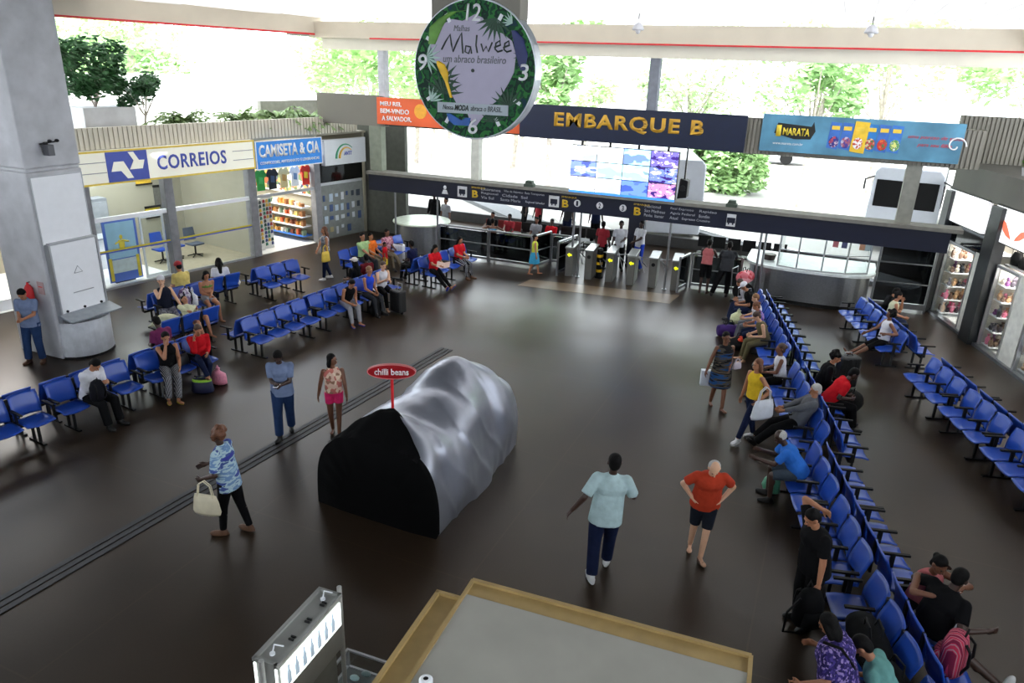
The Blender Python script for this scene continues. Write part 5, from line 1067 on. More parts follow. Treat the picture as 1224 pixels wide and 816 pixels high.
    for (Hp, Kn, An, s_) in ((HL, KL, AL, -1), (HR, KR, AR_, 1)):
        mb.rc(Hp, Kn, .084*f**.7, .056); mb.rc(Kn, An, .056, .037); ca = Kn+(An-Kn)*.3; sh = (An-Kn).normalized(); bk = (-Y0+sh*Y0.dot(sh)); mb.ell(ca+bk*.018, (.045, .045, .075) if abs(sh.z) > .6 else (.045, .06, .045))
        fd = (Y0 + X0*s_*.2); fd = (fd - sh*fd.dot(sh)).normalized() if abs(sh.z) < .75 else V((s_*.2, 1, -.15 if An.z > .12 else 0)).normalized()
        if fd.length < .1: fd = Y0
        fu = (V((0, 0, 1))-fd*fd.z).normalized() if abs(fd.z) < .8 else -sh; fs = fd.cross(fu)
        hb_ = An-fu*.045-fd*.03; toe = An-fu*.052+fd*.15
        mb.rc(An-fd*.0, hb_, .036, .03); mb.rc(hb_, toe, .03, .022); mb.ell(toe-fd*.03, (fd*.07, fs*.042, fu*.02)); feet.append((An, fd, fu, fs))
    root = mb.build('person', SK[skin], None, loc, 0, vox=vox, sm=2 if near == 2 else 3)
    root.location = (loc[0], loc[1], z); root.rotation_euler = (0, 0, math.radians(face)-PI/2); root.scale = (S, S, S)
    tag(root, label, 'person', group)
    vg = max(vox, .013)
    def G_(mb, name, m, v=None): return mb.build(name, m, root, vox=v or vg, sm=4)
    # ---- eyes and mouth
    if near:
        mb = MB()
        for s_ in (-1, 1): mb.ell(hd+hf*.083+hrt*s_*.031+hu*.014, (hrt*.013, hf*.008, hu*.007), 8, 6)
        mb.build('eyes', EYE, root, smooth=True)
        mb = MB(); mb.ell(hd+hf*.094-hu*.066, (hrt*.022, hf*.006, hu*.007), 8, 6); mb.build('lips', LIP, root, smooth=True)
    # ---- hair
    if hair:
        hs, hcl = hair; mb = MB(); A3 = (hrt, hf, hu)
        E(mb, hd+hu*.045-hf*.018, (.084, .094, .09), A3)
        E(mb, hd-hf*.045+hu*.0, (.076, .062, .085), A3)
        if hs == 'bald': mb = MB(); E(mb, hd-hf*.03+hu*.025, (.087, .084, .082), A3); E(mb, hd-hf*.03, (.09, .05, .05), A3)
        if hs in ('long', 'bob'):
            for s_ in (-1, 1): mb.rc(hd+hrt*s_*.07+hu*.02, hd+hrt*s_*.085-hu*.1-hf*.02, .03, .035)
            E(mb, hd-hf*.05-hu*.08, (.095, .05, .11), A3)
        if hs == 'long': mb.rc(hd-hf*.06-hu*.1, nb-fw2*.09-up*.16, .075, .06)
        if hs == 'curly':
            rd = random.Random(3)
            for k in range(26):
                d = V((rd.gauss(0, 1), rd.gauss(-.5, .8), rd.gauss(.5, .8))).normalized(); p = hd+hrt*d.x*.1+hf*(d.y*.1-.015)+hu*(d.z*.105+.035)
                if (p-hd).dot(hf) < .05: mb.ell(p, (.038, .038, .038), 8, 6)
        if hs == 'bun': mb.ell(hd-hf*.1+hu*.04, (.045, .045, .045)); E(mb, hd-hf*.05-hu*.03, (.08, .05, .07), A3)
        if hs == 'pony': mb.rc(hd-hf*.1+hu*.03, hd-hf*.14-hu*.12, .035, .025)
        if hs == 'topbun': mb.ell(hd+hu*.15-hf*.03, (.04, .04, .04))
        G_(mb, 'hair', HAIR[hcl])
    if hat:
        mb = MB(); A3 = (hrt, hf, hu); E(mb, hd+hu*.06-hf*.012, (.094, .106, .088), A3)
        mb.efr([(hd+hu*.055+hf*.08, hrt*.08, hf*.1), (hd+hu*.065+hf*.08, hrt*.08, hf*.1)]); G_(mb, 'cap', hat)
    # ---- clothes
    g = .017
    kind, mt = shirt
    if mt:
        mb = MB()
        E(mb, hc+up*.2, (.133*f+g, .094*f+g, .16)); E(mb, chest-up*.03, (.157*f+g, .104*f+g, .15+g))
        if kind == 'tank':
            for s_ in (-1, 1): mb.rc(sc+rt2*s_*.085+up*.035, chest+rt2*s_*.08, .026, .05)
            hem0 = .02
        elif kind == 'dress':
            for s_ in (-1, 1): mb.rc(sc+rt2*s_*.1+up*.03, chest+rt2*s_*.08, .022, .05)
            hem0 = -.05
        else:
            mb.rc(SL-up*.012, SRr-up*.012, .06, .06); mb.rc(sc-up*.01, nb-up*.005, .092, .06)
            frac = 1.0 if kind == 'long' else .62
            for Sh, El, Wr in ((SL, EL, WL_), (SRr, ER, WR_)):
                mb.ell(Sh-up*.008, (.066, .066, .066))
                if frac < 1: mb.cyl(Sh, Sh+(El-Sh)*(.75 if kind != 'loose' else .88), .068, .069 if kind != 'loose' else .074, 14)
                else: mb.cyl(Sh, El, .068, .06, 14); mb.ell(El, (.06, .06, .06)); mb.cyl(El, El+(Wr-El)*.94, .058, .042, 14)
            hem0 = -.09 if not sit else -.03
            if kind == 'loose' and not sit: hem0 = -.14
        w = .16 if kind != 'tank' else .15
        if kind != 'bikini': mb.efr([(hc+up*.28, rt2*(.135*f+g), fw2*(.095*f+g)), (hc+up*.1, rt*(w*f), fw*(.108*f+g)), (hc+up*hem0, rt*(w*f+.015), fw*(.112*f+g))])
        if kind == 'bikini':
            mb.bm.free(); mb = MB(); E(mb, chest-up*.03, (.157*f+.006, .104*f+.006, .055)); 
            for s_ in (-1, 1): mb.rc(chest+rt2*s_*.06+fw2*.09, sc+rt2*s_*.04+up*.05, .02, .012)
        if kind == 'dress' and not sit:
            mb.efr([(hc+up*.08, X0*(.155*f), Y0*(.12*f)), (hc-V((0, 0, .1)), X0*(.185*f), Y0*(.15*f)), (hc-V((0, 0, .4)), X0*(.19*f), Y0*(.19*f))])
        G_(mb, 'dress' if kind == 'dress' else 'shirt', mt, vg)
        if near == 2 and kind in ('polo', 'tee'):
            mb = MB(); mb.efr([(nb-up*.03, rt2*.068, fw2*.066), (nb+up*.012, rt2*.064, fw2*.062)]) ; G_(mb, 'collar', mt)
    kind, mt = bottom
    if mt:
        mb = MB(); E(mb, hc+up*.03, (.15*f+.012, .1*f+.012, .11))
        if kind in ('skirt',):
            mb.efr([(hc+up*.1, X0*.15*f, Y0*.115*f), (hc-V((0, 0, .1)), X0*.19*f, Y0*.17*f), (hc-V((0, 0, .42)), X0*.24, Y0*.24)])
        for Hp, Kn, An in ((HL, KL, AL), (HR, KR, AR_)):
            if kind == 'skirt': continue
            mb.ell(Hp, (.09*f**.7, .09*f**.7, .09))
            if kind == 'trousers' or kind == 'slim':
                e = 0 if kind == 'slim' else .012
                mb.cyl(Hp, Kn, .1*f**.7, .072+e, 14); mb.ell(Kn, (.072+e, .072+e, .072+e)); mb.cyl(Kn, Kn+(An-Kn)*.97, .07+e, .05+e*2, 14)
            elif kind == 'shorts': mb.cyl(Hp, Hp+(Kn-Hp)*.98, .095*f**.7, .078, 14)
            elif kind == 'short_shorts': mb.cyl(Hp, Hp+(Kn-Hp)*.5, .093, .088, 14)
            elif kind == 'capri': mb.cyl(Hp, Kn, .09, .07, 14); mb.ell(Kn, (.068,)*3); mb.cyl(Kn, Kn+(An-Kn)*.5, .068, .062, 14)
        G_(mb, {'skirt': 'skirt', 'shorts': 'shorts', 'short_shorts': 'shorts'}.get(kind, 'trousers'), mt, vg)
    if shoes:
        cmt = {'black': mat('shoe_black', (18, 17, 17), .5), 'white': mat('shoe_white', (205, 205, 205), .6), 'brown': mat('shoe_brown', (90, 60, 40), .6), 'sandal': mat('sandal_brown', (70, 40, 26), .7), 'blue': mat('shoe_blue', (50, 70, 190), .6), 'yellow': mat('shoe_yellow', (190, 170, 50), .6)}[shoes]
        for An, fd, fu, fs in feet:
            mb = MB()
            if shoes in ('sandal', 'yellow', 'blue'):
                c = An-fu*.074+fd*.05; mb.efr([(c-fu*.008, fd*.13, fs*.046), (c+fu*.008, fd*.13, fs*.046)]); mb.rc(c+fd*.05+fs*.04+fu*.02, c+fd*.06+fu*.045, .01, .01); mb.rc(c+fd*.05-fs*.04+fu*.02, c+fd*.06+fu*.045, .01, .01); G_(mb, 'sandal', cmt, .012)
            else:
                mb.rc(An-fu*.04-fd*.03, An-fu*.046+fd*.13, .042, .036); mb.ell(An-fu*.046+fd*.11, (fd*.09, fs*.048, fu*.034)); c = An-fu*.072+fd*.05; mb.efr([(c-fu*.012, fd*.14, fs*.05), (c+fu*.006, fd*.14, fs*.05)]); mb.cyl(An-fu*.03, An+fu*.02, .045, .045); G_(mb, 'shoe', cmt, .012)
    def wp(v): return root.matrix_basis @ V(v)
    return dict(o=root, hl=wp(WL_), hr=wp(WR_), head=wp(hd), lap=wp(hc+V((0, .25, .1))), wp=wp)

# ---- bags
def fr_(px, py, z=0): p = F(px, py, z); return (p.x, p.y)
def handbag(lab, loc, rot, col, w=.34, h=.28, d=.12, strap=.35, mt=None, name='handbag', cat='bag'):
    o = thing(name, lab, cat, loc, rot); mb = MB()
    mb.efr([((0, 0, 0), (w*.5, 0, 0), (0, d*.45, 0)), ((0, 0, h*.15), (w*.54, 0, 0), (0, d*.55, 0)), ((0, 0, h*.7), (w*.48, 0, 0), (0, d*.4, 0)), ((0, 0, h), (w*.42, 0, 0), (0, d*.15, 0))], 20)
    mt = mt or mat('bag_'+name+str(col), col, .6, var=.1); mb.build('bag_body', mt, o, smooth=True)
    for y in (-d*.12, d*.12):
        mb = MB(); mb.tube([(-w*.3, y, h*.9), (-w*.22, y, h+strap*.7), (0, y, h+strap), (w*.22, y, h+strap*.7), (w*.3, y, h*.9)], .009); mb.build('strap', mt, o)
    return o
def plastic_bag(lab, loc, col, h=.36, w=.3, mt=None, rot=0):
    o = thing('plastic_bag', lab, 'bag', loc, rot); rd = random.Random(len(lab)); mb = MB(); secs = []
    for z, r in ((0, .3), (.06, .46), (.3, .5), (.6, .42), (.78, .22), (.9, .1), (1.0, .14)):
        secs.append(((rd.uniform(-.02, .02), rd.uniform(-.01, .01), z*h), (w*r, 0, 0), (0, w*r*.65, 0)))
    mb.efr(secs, 16); mt = mt or mat('pl_'+str(col), col, .35, var=.12, bump=.6, scale=25); mb.build('bag_body', mt, o, smooth=True)
    mb = MB(); mb.tube([(-.04, 0, h*.95), (0, 0, h*1.15), (.04, 0, h*.95)], .012); mb.build('handle', mt, o); return o
def suitcase(lab, loc, rot, col, h=.62, w=.42, d=.26, handle=.3):
    o = thing('suitcase', lab, 'suitcase', loc, rot); mt = mat('case_'+str(col), col, .5, var=.1, bump=.1)
    mb = MB(); mb.box(-w/2, w/2, -d/2, d/2, .05, h+.05); mb.build('shell', mt, o, bevel=.045)
    for x in (-w*.22, 0, w*.22): mb = MB(); mb.box(x-.012, x+.012, -d/2-.01, d/2+.01, .1, h); mb.build('rib', mt, o, bevel=.004)
    for x in (-w*.38, w*.38): mb = MB(); mb.cyl((x-.02, 0, .03), (x+.02, 0, .03), .03); mb.build('wheel', BLACKP, o)
    mb = MB(); mb.tube([(-.08, d*.3, h), (-.08, d*.3, h+handle), (.08, d*.3, h+handle), (.08, d*.3, h)], .011); mb.build('pull_handle', ALU, o)
    mb = MB(); mb.tube([(-.07, 0, h+.04), (-.05, 0, h+.08), (.05, 0, h+.08), (.07, 0, h+.04)], .01); mb.build('top_handle', BLACKP, o); return o
def backpack(lab, loc, rot, col, mt=None, s=1.0, tilt=0):
    o = thing('backpack', lab, 'bag', loc, rot); o.scale = (s, s, s); mt = mt or mat('bp_'+str(col), col, .8, var=.1, spec=.1)
    mb = MB(); mb.efr([((0, 0, 0), (.14, 0, 0), (0, .09, 0)), ((0, 0, .05), (.17, 0, 0), (0, .12, 0)), ((0, 0, .3), (.16, 0, 0), (0, .11, 0)), ((0, 0, .42), (.11, 0, 0), (0, .08, 0)), ((0, 0, .46), (.04, 0, 0), (0, .03, 0))], 18); mb.build('pack_body', mt, o, smooth=True)
    mb = MB(); mb.efr([((0, -.11, .05), (.12, 0, 0), (0, .05, 0)), ((0, -.12, .12), (.12, 0, 0), (0, .06, 0)), ((0, -.11, .22), (.1, 0, 0), (0, .04, 0))], 16); mb.build('front_pocket', mt, o, smooth=True)
    for s_ in (-1, 1): mb = MB(); mb.tube([(s_*.07, .08, .4), (s_*.09, .13, .34), (s_*.095, .14, .2), (s_*.08, .09, .06)], .014); mb.build('shoulder_strap', BLACKP, o)
    mb = MB(); mb.tube([(-.03, .05, .45), (0, .06, .52), (.03, .05, .45)], .01); mb.build('top_handle', BLACKP, o); return o
def duffel(lab, loc, rot, col, L=.55, r=.16, mt=None, cat='bag'):
    o = thing('duffel_bag', lab, cat, loc, rot); mt = mt or mat('df_'+str(col), col, .8, var=.15, bump=.4, spec=.1)
    mb = MB(); mb.loft([mb.ring(V((x*L/2, 0, r*.85)), V((0, r*k, 0)), V((0, 0, r*.85*k)), 18) for x, k in ((-1, .5), (-.95, .85), (-.6, 1), (0, 1.04), (.6, 1), (.95, .85), (1, .5))]); mb.build('bag_body', mt, o, smooth=True)
    for y in (-.05, .05): mb = MB(); mb.tube([(-.12, y, r*1.5), (-.08, y*1.4, r*1.5+.14), (.08, y*1.4, r*1.5+.14), (.12, y, r*1.5)], .012); mb.build('handle', BLACKP, o)
    return o

# ---- clothes
C_ = {}
c_blueshirt = CL('blue_shirt', (112, 126, 156)); c_jeans = CL('jeans', (38, 58, 96)); c_djeans = CL('dark_jeans', (22, 30, 56)); c_black = CL('black', (14, 14, 16)); c_white = CL('white', (205, 205, 212)); c_aqua = CL('aqua', (168, 190, 192))
c_orange = CL('orange', (168, 56, 34)); c_navysh = CL('navy_shorts', (24, 28, 36)); c_red = CL('red', (190, 24, 34)); c_pink = CL('pink', (225, 50, 110)); c_floral = pat('floral_top', [(215, 180, 160), (190, 110, 100), (225, 200, 175), (150, 110, 90)], 16)
c_tie = pat('blue_wave_blouse', [(150, 180, 200), (110, 140, 180), (170, 195, 205), (70, 90, 150), (60, 64, 150)], 4, 'noise', vec=(1, 1, 3)); c_stripe = pat('striped_trousers', [(20, 20, 24), (200, 200, 205), (20, 20, 24)], 7, 'wave'); c_dress = pat('patterned_dress', [(22, 22, 28), (30, 70, 120), (70, 66, 60), (16, 16, 20), (90, 80, 66)], 3.2, 'noise', vec=(.5, .5, 3))
c_yellow = CL('yellow', (205, 170, 40)); c_grey = CL('grey', (92, 94, 100)); c_bright = CL('bright_blue', (45, 105, 190)); c_purple = pat('purple_floral', [(44, 36, 92), (70, 56, 130), (36, 30, 80), (150, 130, 190), (52, 40, 104)], 46); c_teal = CL('teal', (100, 150, 146))
c_plum = CL('plum', (110, 44, 84)); c_cream = CL('cream', (190, 190, 160)); c_paleyel = CL('pale_yellow', (205, 185, 110)); c_plaid = pat('plaid_grey', [(110, 110, 118), (150, 150, 158), (90, 90, 104)], 24); c_green = CL('pale_green', (160, 190, 135)); c_khaki = CL('khaki', (110, 100, 84)); c_lgrey = CL('light_grey', (150, 150, 156)); c_pinkish = CL('dusty_pink', (170, 96, 98)); c_dgrey = CL('dark_grey', (50, 52, 56)); c_redstripe = pat('red_stripes', [(150, 40, 50), (200, 195, 195)], 14, 'wave', vec=(.01, .01, 1)); c_skyskirt = CL('sky_skirt', (60, 150, 190)); c_lime = CL('lime', (190, 200, 70)); c_royal = CL('royal', (40, 70, 190)); c_pinkpat = pat('pink_pattern', [(170, 110, 130), (200, 150, 160), (130, 80, 100)], 20); c_olive = CL('olive_dress', (96, 88, 64)); c_gnbik = CL('green_bikini', (90, 130, 60))
CAMD = math.degrees(math.atan2(-FW.y, -FW.x))   # direction towards the camera

# foreground walkers
P1 = person('man in a light blue shirt and jeans looking down at a phone while walking', fr_(342, 521), CAMD+8, 1.76, 'd', ('short', 'black'), ('polo', c_blueshirt), ('trousers', c_jeans), 'black', 'walk', lean=4, hl=(-.06, .34, 1.16), hr=(.04, .33, 1.17), fl=(-.07, -.22, .1), fr=(.08, .16, .08), nod=35, near=2, fat=1.1)
h = (P1['hl']+P1['hr'])/2; o = thing('mobile_phone', 'white phone held by the man in the light blue shirt', 'phone', h+V((.05, -.1, .02)), .3); mb = MB(); mb.box(-.04, .04, -.07, .07, 0, .012); mb.build('phone_body', WHITEP, o, bevel=.004); mb = MB(); mb.box(-.034, .034, -.06, .06, .012, .014); mb.build('phone_screen', BLACKP, o)
person('woman in a floral sleeveless top and pink shorts walking and looking aside', fr_(402, 519), CAMD+15, 1.6, 'b', ('bob', 'black'), ('tank', c_floral), ('short_shorts', c_pink), 'sandal', 'walk', fl=(-.06, .1, .08), fr=(.06, -.12, .1), turn=-55, hl=(-.24, .12, .86), hr=(.3, -.05, .84), near=2)
P3 = person('woman in a patterned blue blouse and black trousers carrying a cream handbag', fr_(281, 637), 198, 1.72, 'd', ('curly', 'reddish'), ('loose', c_tie), ('slim', c_black), 'brown', 'walk', fl=(-.06, .14, .08), fr=(.08, -.2, .09), hl=(-.22, .26, 1.02), hr=(.14, .36, 1.05), lean=6, nod=8, near=2, fat=1.1, elbl=(-.5, -.9, -.3))
handbag('cream handbag hanging from the arm of the woman in the patterned blouse', P3['wp']((-.3, .2, .52)), math.radians(198-90)+.2+PI/2-.3, (215, 205, 178), .4, .3, .13, .22)
person('man seen from behind in a pale aqua shirt and dark jeans walking away', fr_(718, 686), CAMD+178, 1.88, 'd', ('short', 'black'), ('loose', c_aqua), ('trousers', c_djeans), 'white', 'walk', side=4, fl=(-.13, -.16, .1), fr=(.08, .2, .08), hl=(-.42, -.08, .98), hr=(.3, .3, 1.08), near=2, fat=1.12)
person('white haired man in an orange shirt and dark shorts with hands on hips', fr_(834, 662), CAMD-4, 1.7, 'l', ('bald', 'grey'), ('tee', c_orange), ('shorts', c_navysh), 'sandal', 'walk', lean=14, hl=(-.2, .06, .98), hr=(.2, .06, .98), elbl=(-1, -.5, -.5), elbr=(1, -.5, -.5), fl=(-.0, .18, .08), fr=(.1, -.14, .09), nod=32, near=2, fat=1.18)
# left side
person('man in a light blue shirt and jeans standing by the pillar with a phone', fr_(46, 432), 300, 1.74, 'm', ('short', 'black'), ('polo', c_blueshirt), ('trousers', c_jeans), 'brown', 'stand', hl=(-.06, .32, 1.1), hr=(.04, .32, 1.1), nod=40, fl=(-.12, .02, .08), fr=(.16, .05, .08), near=1, fat=1.1)
p, a = seatpos('aB1', 1.25); FA = math.degrees(a)+90
P = person('man in a white shirt bent over his phone with a dark bag on his lap', p, FA+8, 1.74, 'm', ('short', 'black'), ('long', c_white), ('trousers', c_black), 'black', 'sit', lean=14, nod=42, hl=(-.1, .36, .84), hr=(.08, .36, .84), near=2, fat=1.15, turn=-10)
o = backpack('dark bag on the lap of the man in the white shirt', P['wp']((.16, .42, .6)), a, (26, 26, 32), s=.85)
p, a = seatpos('aB2', 1.45); P = person('woman in a black vest and striped trousers resting her chin on her hand', p, FA-18, 1.66, 'm', ('bun', 'black'), ('tank', c_black), ('trousers', c_stripe), 'yellow', 'sit', lean=6, nod=10, hl=(-.14, .3, .66), hr=(.06, .22, 1.12), elbr=(.3, .3, -1), fl=(.06, .62, .08), fr=(.22, .5, .08), near=2)
p, a = seatpos('aB2', 0.1); p2 = seatpos('aB2', 0)[0]
P = person('woman in a red blouse and jeans sitting with legs crossed', p, FA-20, 1.66, 'm', ('bun', 'brown'), ('long', c_red), ('slim', c_djeans), None, 'sit', lean=12, nod=20, hl=(-.1, .3, .72), hr=(.12, .24, 1.05), fl=(.0, .42, .08), fr=(.05, .72, .34), near=2)
for q in (1, 0):
    pass
p, a = seatpos('aB2', .75, .2); handbag('dark grey handbag on the seat between the striped trousers and the red blouse', (p.x, p.y, .47), a, (46, 46, 50), .32, .22, .16, .1)
g = F(243, 468); handbag('navy cool bag with a lime band on the floor by the women', (g.x, g.y, 0), .5, (22, 26, 60), .42, .3, .26, .05, name='cool_bag'); mb = MB(); mb.efr([((0, 0, .25), (.2, 0, 0), (0, .11, 0)), ((0, 0, .29), (.19, 0, 0), (0, .1, 0))], 18); mb.build('lime_band', mat('lime_band', (150, 200, 60), .6), bpy.data.objects[[x.name for x in bpy.data.objects if x.name.startswith('cool_bag')][-1]])
g = F(262, 458); plastic_bag('pink bag on the floor beside the navy cool bag', (g.x, g.y, 0), (225, 140, 165), .36, .42)
p, a = seatpos('aA2', 1.4); person('man in a plum shirt sitting with his back to the hall', p, math.degrees(a)+90, 1.7, 'd', ('short', 'black'), ('tee', c_plum), ('trousers', c_black), 'black', 'sit', lean=10, nod=25, near=1)
p, a = seatpos('aA2', 2.6); plastic_bag('red and yellow package on the seat beside the man in plum', (p.x, p.y, .46), (0, 0, 0), .2, .3, pat('red_yellow_pack', [(200, 30, 40), (230, 180, 40), (210, 40, 40)], 9))
p, a = seatpos('aA3', 1.6); 
person('sleeper lying curled on the bench with bare bent legs and a cream cover', (p.x-.05, p.y-.1), math.degrees(a)-90, 1.66, 'm', ('short', 'black'), ('long', c_cream), ('short_shorts', c_black), None, 'sit', lean=-55, side=-20, nod=-10, hl=(-.1, .1, .9), hr=(.15, .15, .9), fl=(-.1, .55, .35), fr=(.12, .6, .3), near=1)
o = thing('cream_cushion', 'big cream cushion covering the sleeper on the bench', 'cushion', (*fr_(199, 380, .75), .62), .5)
mb = MB(); mb.sheet(lambda u, v: ((u-.5)*.66, (v-.5)*.52, .22*(1-abs(2*u-1)**3)*(1-abs(2*v-1)**3)), 12, 12, .03); mb.sheet(lambda u, v: ((u-.5)*.66, (v-.5)*.52, -.1*(1-abs(2*u-1)**3)*(1-abs(2*v-1)**3)), 12, 12, -.02); mb.build('cushion_cover', c_cream, o, smooth=True)
FB = math.degrees(BN['bB0'][1])+90
p, a = seatpos('bB0', 2.1); person('man in a white cap, dark vest and plaid shorts leaning back on the bench', p, FB-10, 1.76, 'l', ('short', 'brown'), ('tank', CL('navy_vest', (24, 28, 42))), ('shorts', c_plaid), 'sandal', 'sit', lean=-8, hl=(-.25, .3, .62), hr=(.1, .15, 1.12), fl=(-.1, .7, .08), fr=(.15, .72, .08), hat=c_white, near=1, turn=25, fat=1.1)
p, a = seatpos('bA0', 1.6, .1); person('man in a pale yellow shirt and red cap sitting with his back to the hall', p, math.degrees(a)+90, 1.74, 'm', ('short', 'black'), ('tee', c_paleyel), ('trousers', c_khaki), 'black', 'sit', lean=8, nod=15, hat=mat('cap_red', (150, 22, 34), .7), near=1, fat=1.2, hipz=.66)
p, a = seatpos('bB0', 1.1, .28); o = backpack('purple and white patterned bag on the bench beside the girl', (p.x, p.y, .46), a, (0, 0, 0), pat('patterned_bag', [(90, 70, 110), (190, 185, 195), (130, 110, 140)], 14), 1.1)
p, a = seatpos('bB0', .7, .3); plastic_bag('white plastic bag on the bench beside the girl', (p.x, p.y, .46), (215, 215, 220), .42, .3)
p, a = seatpos('bB0', -.1, .26); person('girl in a green bikini top and pale shorts sitting with bare legs', p, FB-12, 1.62, 'm', ('bob', 'black'), ('bikini', c_gnbik), ('short_shorts', c_lgrey), 'sandal', 'sit', lean=10, nod=12, hl=(-.02, .26, .72), hr=(.04, .26, .72), near=1)
p, a = seatpos('bA1', .6, .2); person('woman with long black hair leaning over the bench before the post office', p, math.degrees(a)+60, 1.64, 'm', ('long', 'black'), ('tee', c_white), ('slim', c_djeans), 'black', 'sit', lean=24, nod=20, near=1)
p, a = seatpos('bA1', 1.4, .25); plastic_bag('white bundle on the bench beside the long haired woman', (p.x, p.y, .46), (225, 220, 212), .3, .4)
P = person('woman in a grey patterned top and jeans walking past the shirt shop', fr_(391, 334), 235, 1.68, 'm', ('long', 'reddish'), ('tank', pat('grey_top', [(130, 135, 145), (90, 95, 105), (170, 170, 175)], 14)), ('slim', c_djeans), 'white', 'walk', fl=(-.06, .12, .08), fr=(.1, -.16, .1), hr=(-.1, .3, 1.0), near=1)
o = handbag('yellow bag carried by the woman passing the shirt shop', P['wp']((-.32, .1, .68)), 1.2, (215, 185, 70), .28, .32, .1, .2)
handbag('cream handbag on the far side of the woman passing the shirt shop', P['wp']((.3, .05, .8)), 1.0, (200, 190, 170), .3, .22, .1, .3)
FC = math.degrees(BN['cB1'][1])+90
p, a = seatpos('cB1', .4); person('woman in a black backless top and grey trousers bending forward on the bench', p, FC-20, 1.68, 'm', ('bun', 'black'), ('tank', c_black), ('slim', c_lgrey), 'blue', 'sit', lean=32, nod=20, hl=(-.08, .42, .62), hr=(.1, .42, .62), near=1)
p, a = seatpos('cB2', 1.9); person('woman in a blue top with sunglasses on the bench', p, FC-10, 1.66, 'm', ('bun', 'blond'), ('tank', c_royal), ('slim', c_dgrey), 'black', 'sit', lean=12, near=1, hl=(-.06, .35, .66), hr=(.1, .36, .66))
p, a = seatpos('cB2', .7); P = person('woman in a white sleeveless top resting her arms on a black suitcase', p, FC-22, 1.68, 'l', ('short', 'brown'), ('tank', c_white), ('slim', c_black), 'sandal', 'sit', lean=12, nod=6, hl=(-.02, .48, .86), hr=(.16, .45, .9), near=1)
g = F(476, 374); suitcase('black suitcase before the woman in the white sleeveless top', (g.x, g.y, 0), -.3, (16, 16, 18), .62, .42, .28, .22)
g = F(449, 376); backpack('dark backpack standing on the floor by the black suitcase', (g.x, g.y, 0), -.9, (24, 24, 26), s=1.1)
p, a = seatpos('cB2', 1.3, .25); handbag('white carrier bag between the two women on the bench', (p.x, p.y, .46), a, (205, 205, 212), .3, .25, .1, .1)
p, a = seatpos('cA2', 1.0); person('woman in a pale hat sitting behind the woman in black', p, math.degrees(a)+90, 1.64, 'b', ('long', 'black'), ('tee', c_black), ('slim', c_black), 'black', 'sit', lean=5, hat=mat('hat_pale', (190, 185, 175), .8), near=1)
p, a = seatpos('cA2', 2.0); person('person in dark and red clothes sitting behind the bench with the suitcase', p, math.degrees(a)+70, 1.62, 'd', ('short', 'black'), ('tee', CL('maroon', (90, 20, 26))), ('slim', c_black), 'black', 'sit', lean=10, near=0)
FD = math.degrees(BN['dB0'][1])+90
p, a = seatpos('dB0', .8); person('man in a pale green shirt with one arm along the bench', p, FD-10, 1.74, 'm', ('short', 'black'), ('tee', c_green), ('trousers', c_dgrey), 'black', 'sit', lean=-2, hr=(-.0, .35, .68), hl=(-.6, .02, .9), near=1, fat=1.1)
p, a = seatpos('dB0', .1); person('person in orange sitting beside the man in pale green', p, FD, 1.6, 'm', ('short', 'black'), ('tee', CL('orange2', (220, 110, 40))), ('trousers', c_khaki), 'black', 'sit', near=0)
person('small child in a red top and yellow shorts standing by the bench', fr_(461, 327), 20, 1.05, 'b', ('short', 'black'), ('tee', c_red), ('shorts', mat('child_yellow', (215, 190, 40), .8)), 'sandal', 'stand', near=1)
p, a = seatpos('dB1', 1.8); person('woman in a pink patterned top on the bench near the round desk', p, FD-8, 1.66, 'b', ('bun', 'black'), ('tee', c_pinkpat), ('slim', c_khaki), 'black', 'sit', lean=8, near=1, fl=(-.12, .65, .08))
g = F(480, 318); suitcase('white suitcase standing near the woman in pink', (g.x-.3, g.y+.3, 0), .2, (205, 205, 210), .62, .42, .26, .05)
FE = math.degrees(BN['eB0'][1])+90
p, a = seatpos('eB0', .6); P = person('nearer woman in a red top reading papers with legs out', p, FE-12, 1.66, 'm', ('long', 'black'), ('tee', c_red), ('slim', c_black), 'blue', 'sit', lean=2, nod=20, hl=(-.12, .38, .76), hr=(.14, .38, .76), fl=(-.08, .72, .08), fr=(.12, .75, .08), near=1)
o = thing('newspaper', 'pinkish newspaper held by the nearer woman in red', 'newspaper', P['wp']((.0, .44, .72)), .4); mb = MB(); mb.sheet(lambda u, v: ((u-.5)*.4, (v-.5)*.3, .05*abs(2*u-1)+.1*v), 6, 2, .006); mb.build('pages', mat('newsprint', (190, 165, 155), .8, scale=20), o)
p, a = seatpos('eB1', 1.1); person('farther woman in a red top and dark trousers with white side stripes', p, FE-10, 1.66, 'm', ('long', 'black'), ('tee', c_red), ('slim', pat('side_stripe', [(20, 22, 32), (20, 22, 32), (200, 200, 205), (20, 22, 32)], 6, 'wave')), 'brown', 'sit', lean=2, nod=15, hl=(-.06, .36, .74), hr=(.1, .36, .74), near=1)
p, a = seatpos('eA0', .5); person('person in dark clothes behind the nearer woman in red', p, math.degrees(a)+90, 1.66, 'd', ('short', 'black'), ('tee', CL('navy_tee', (24, 28, 60))), ('slim', c_black), 'black', 'sit', lean=14, near=0)
p, a = seatpos('eA0', 1.1, .3); plastic_bag('white bag on the seat behind the nearer woman in red', (p.x, p.y, .46), (200, 195, 185), .28, .34)
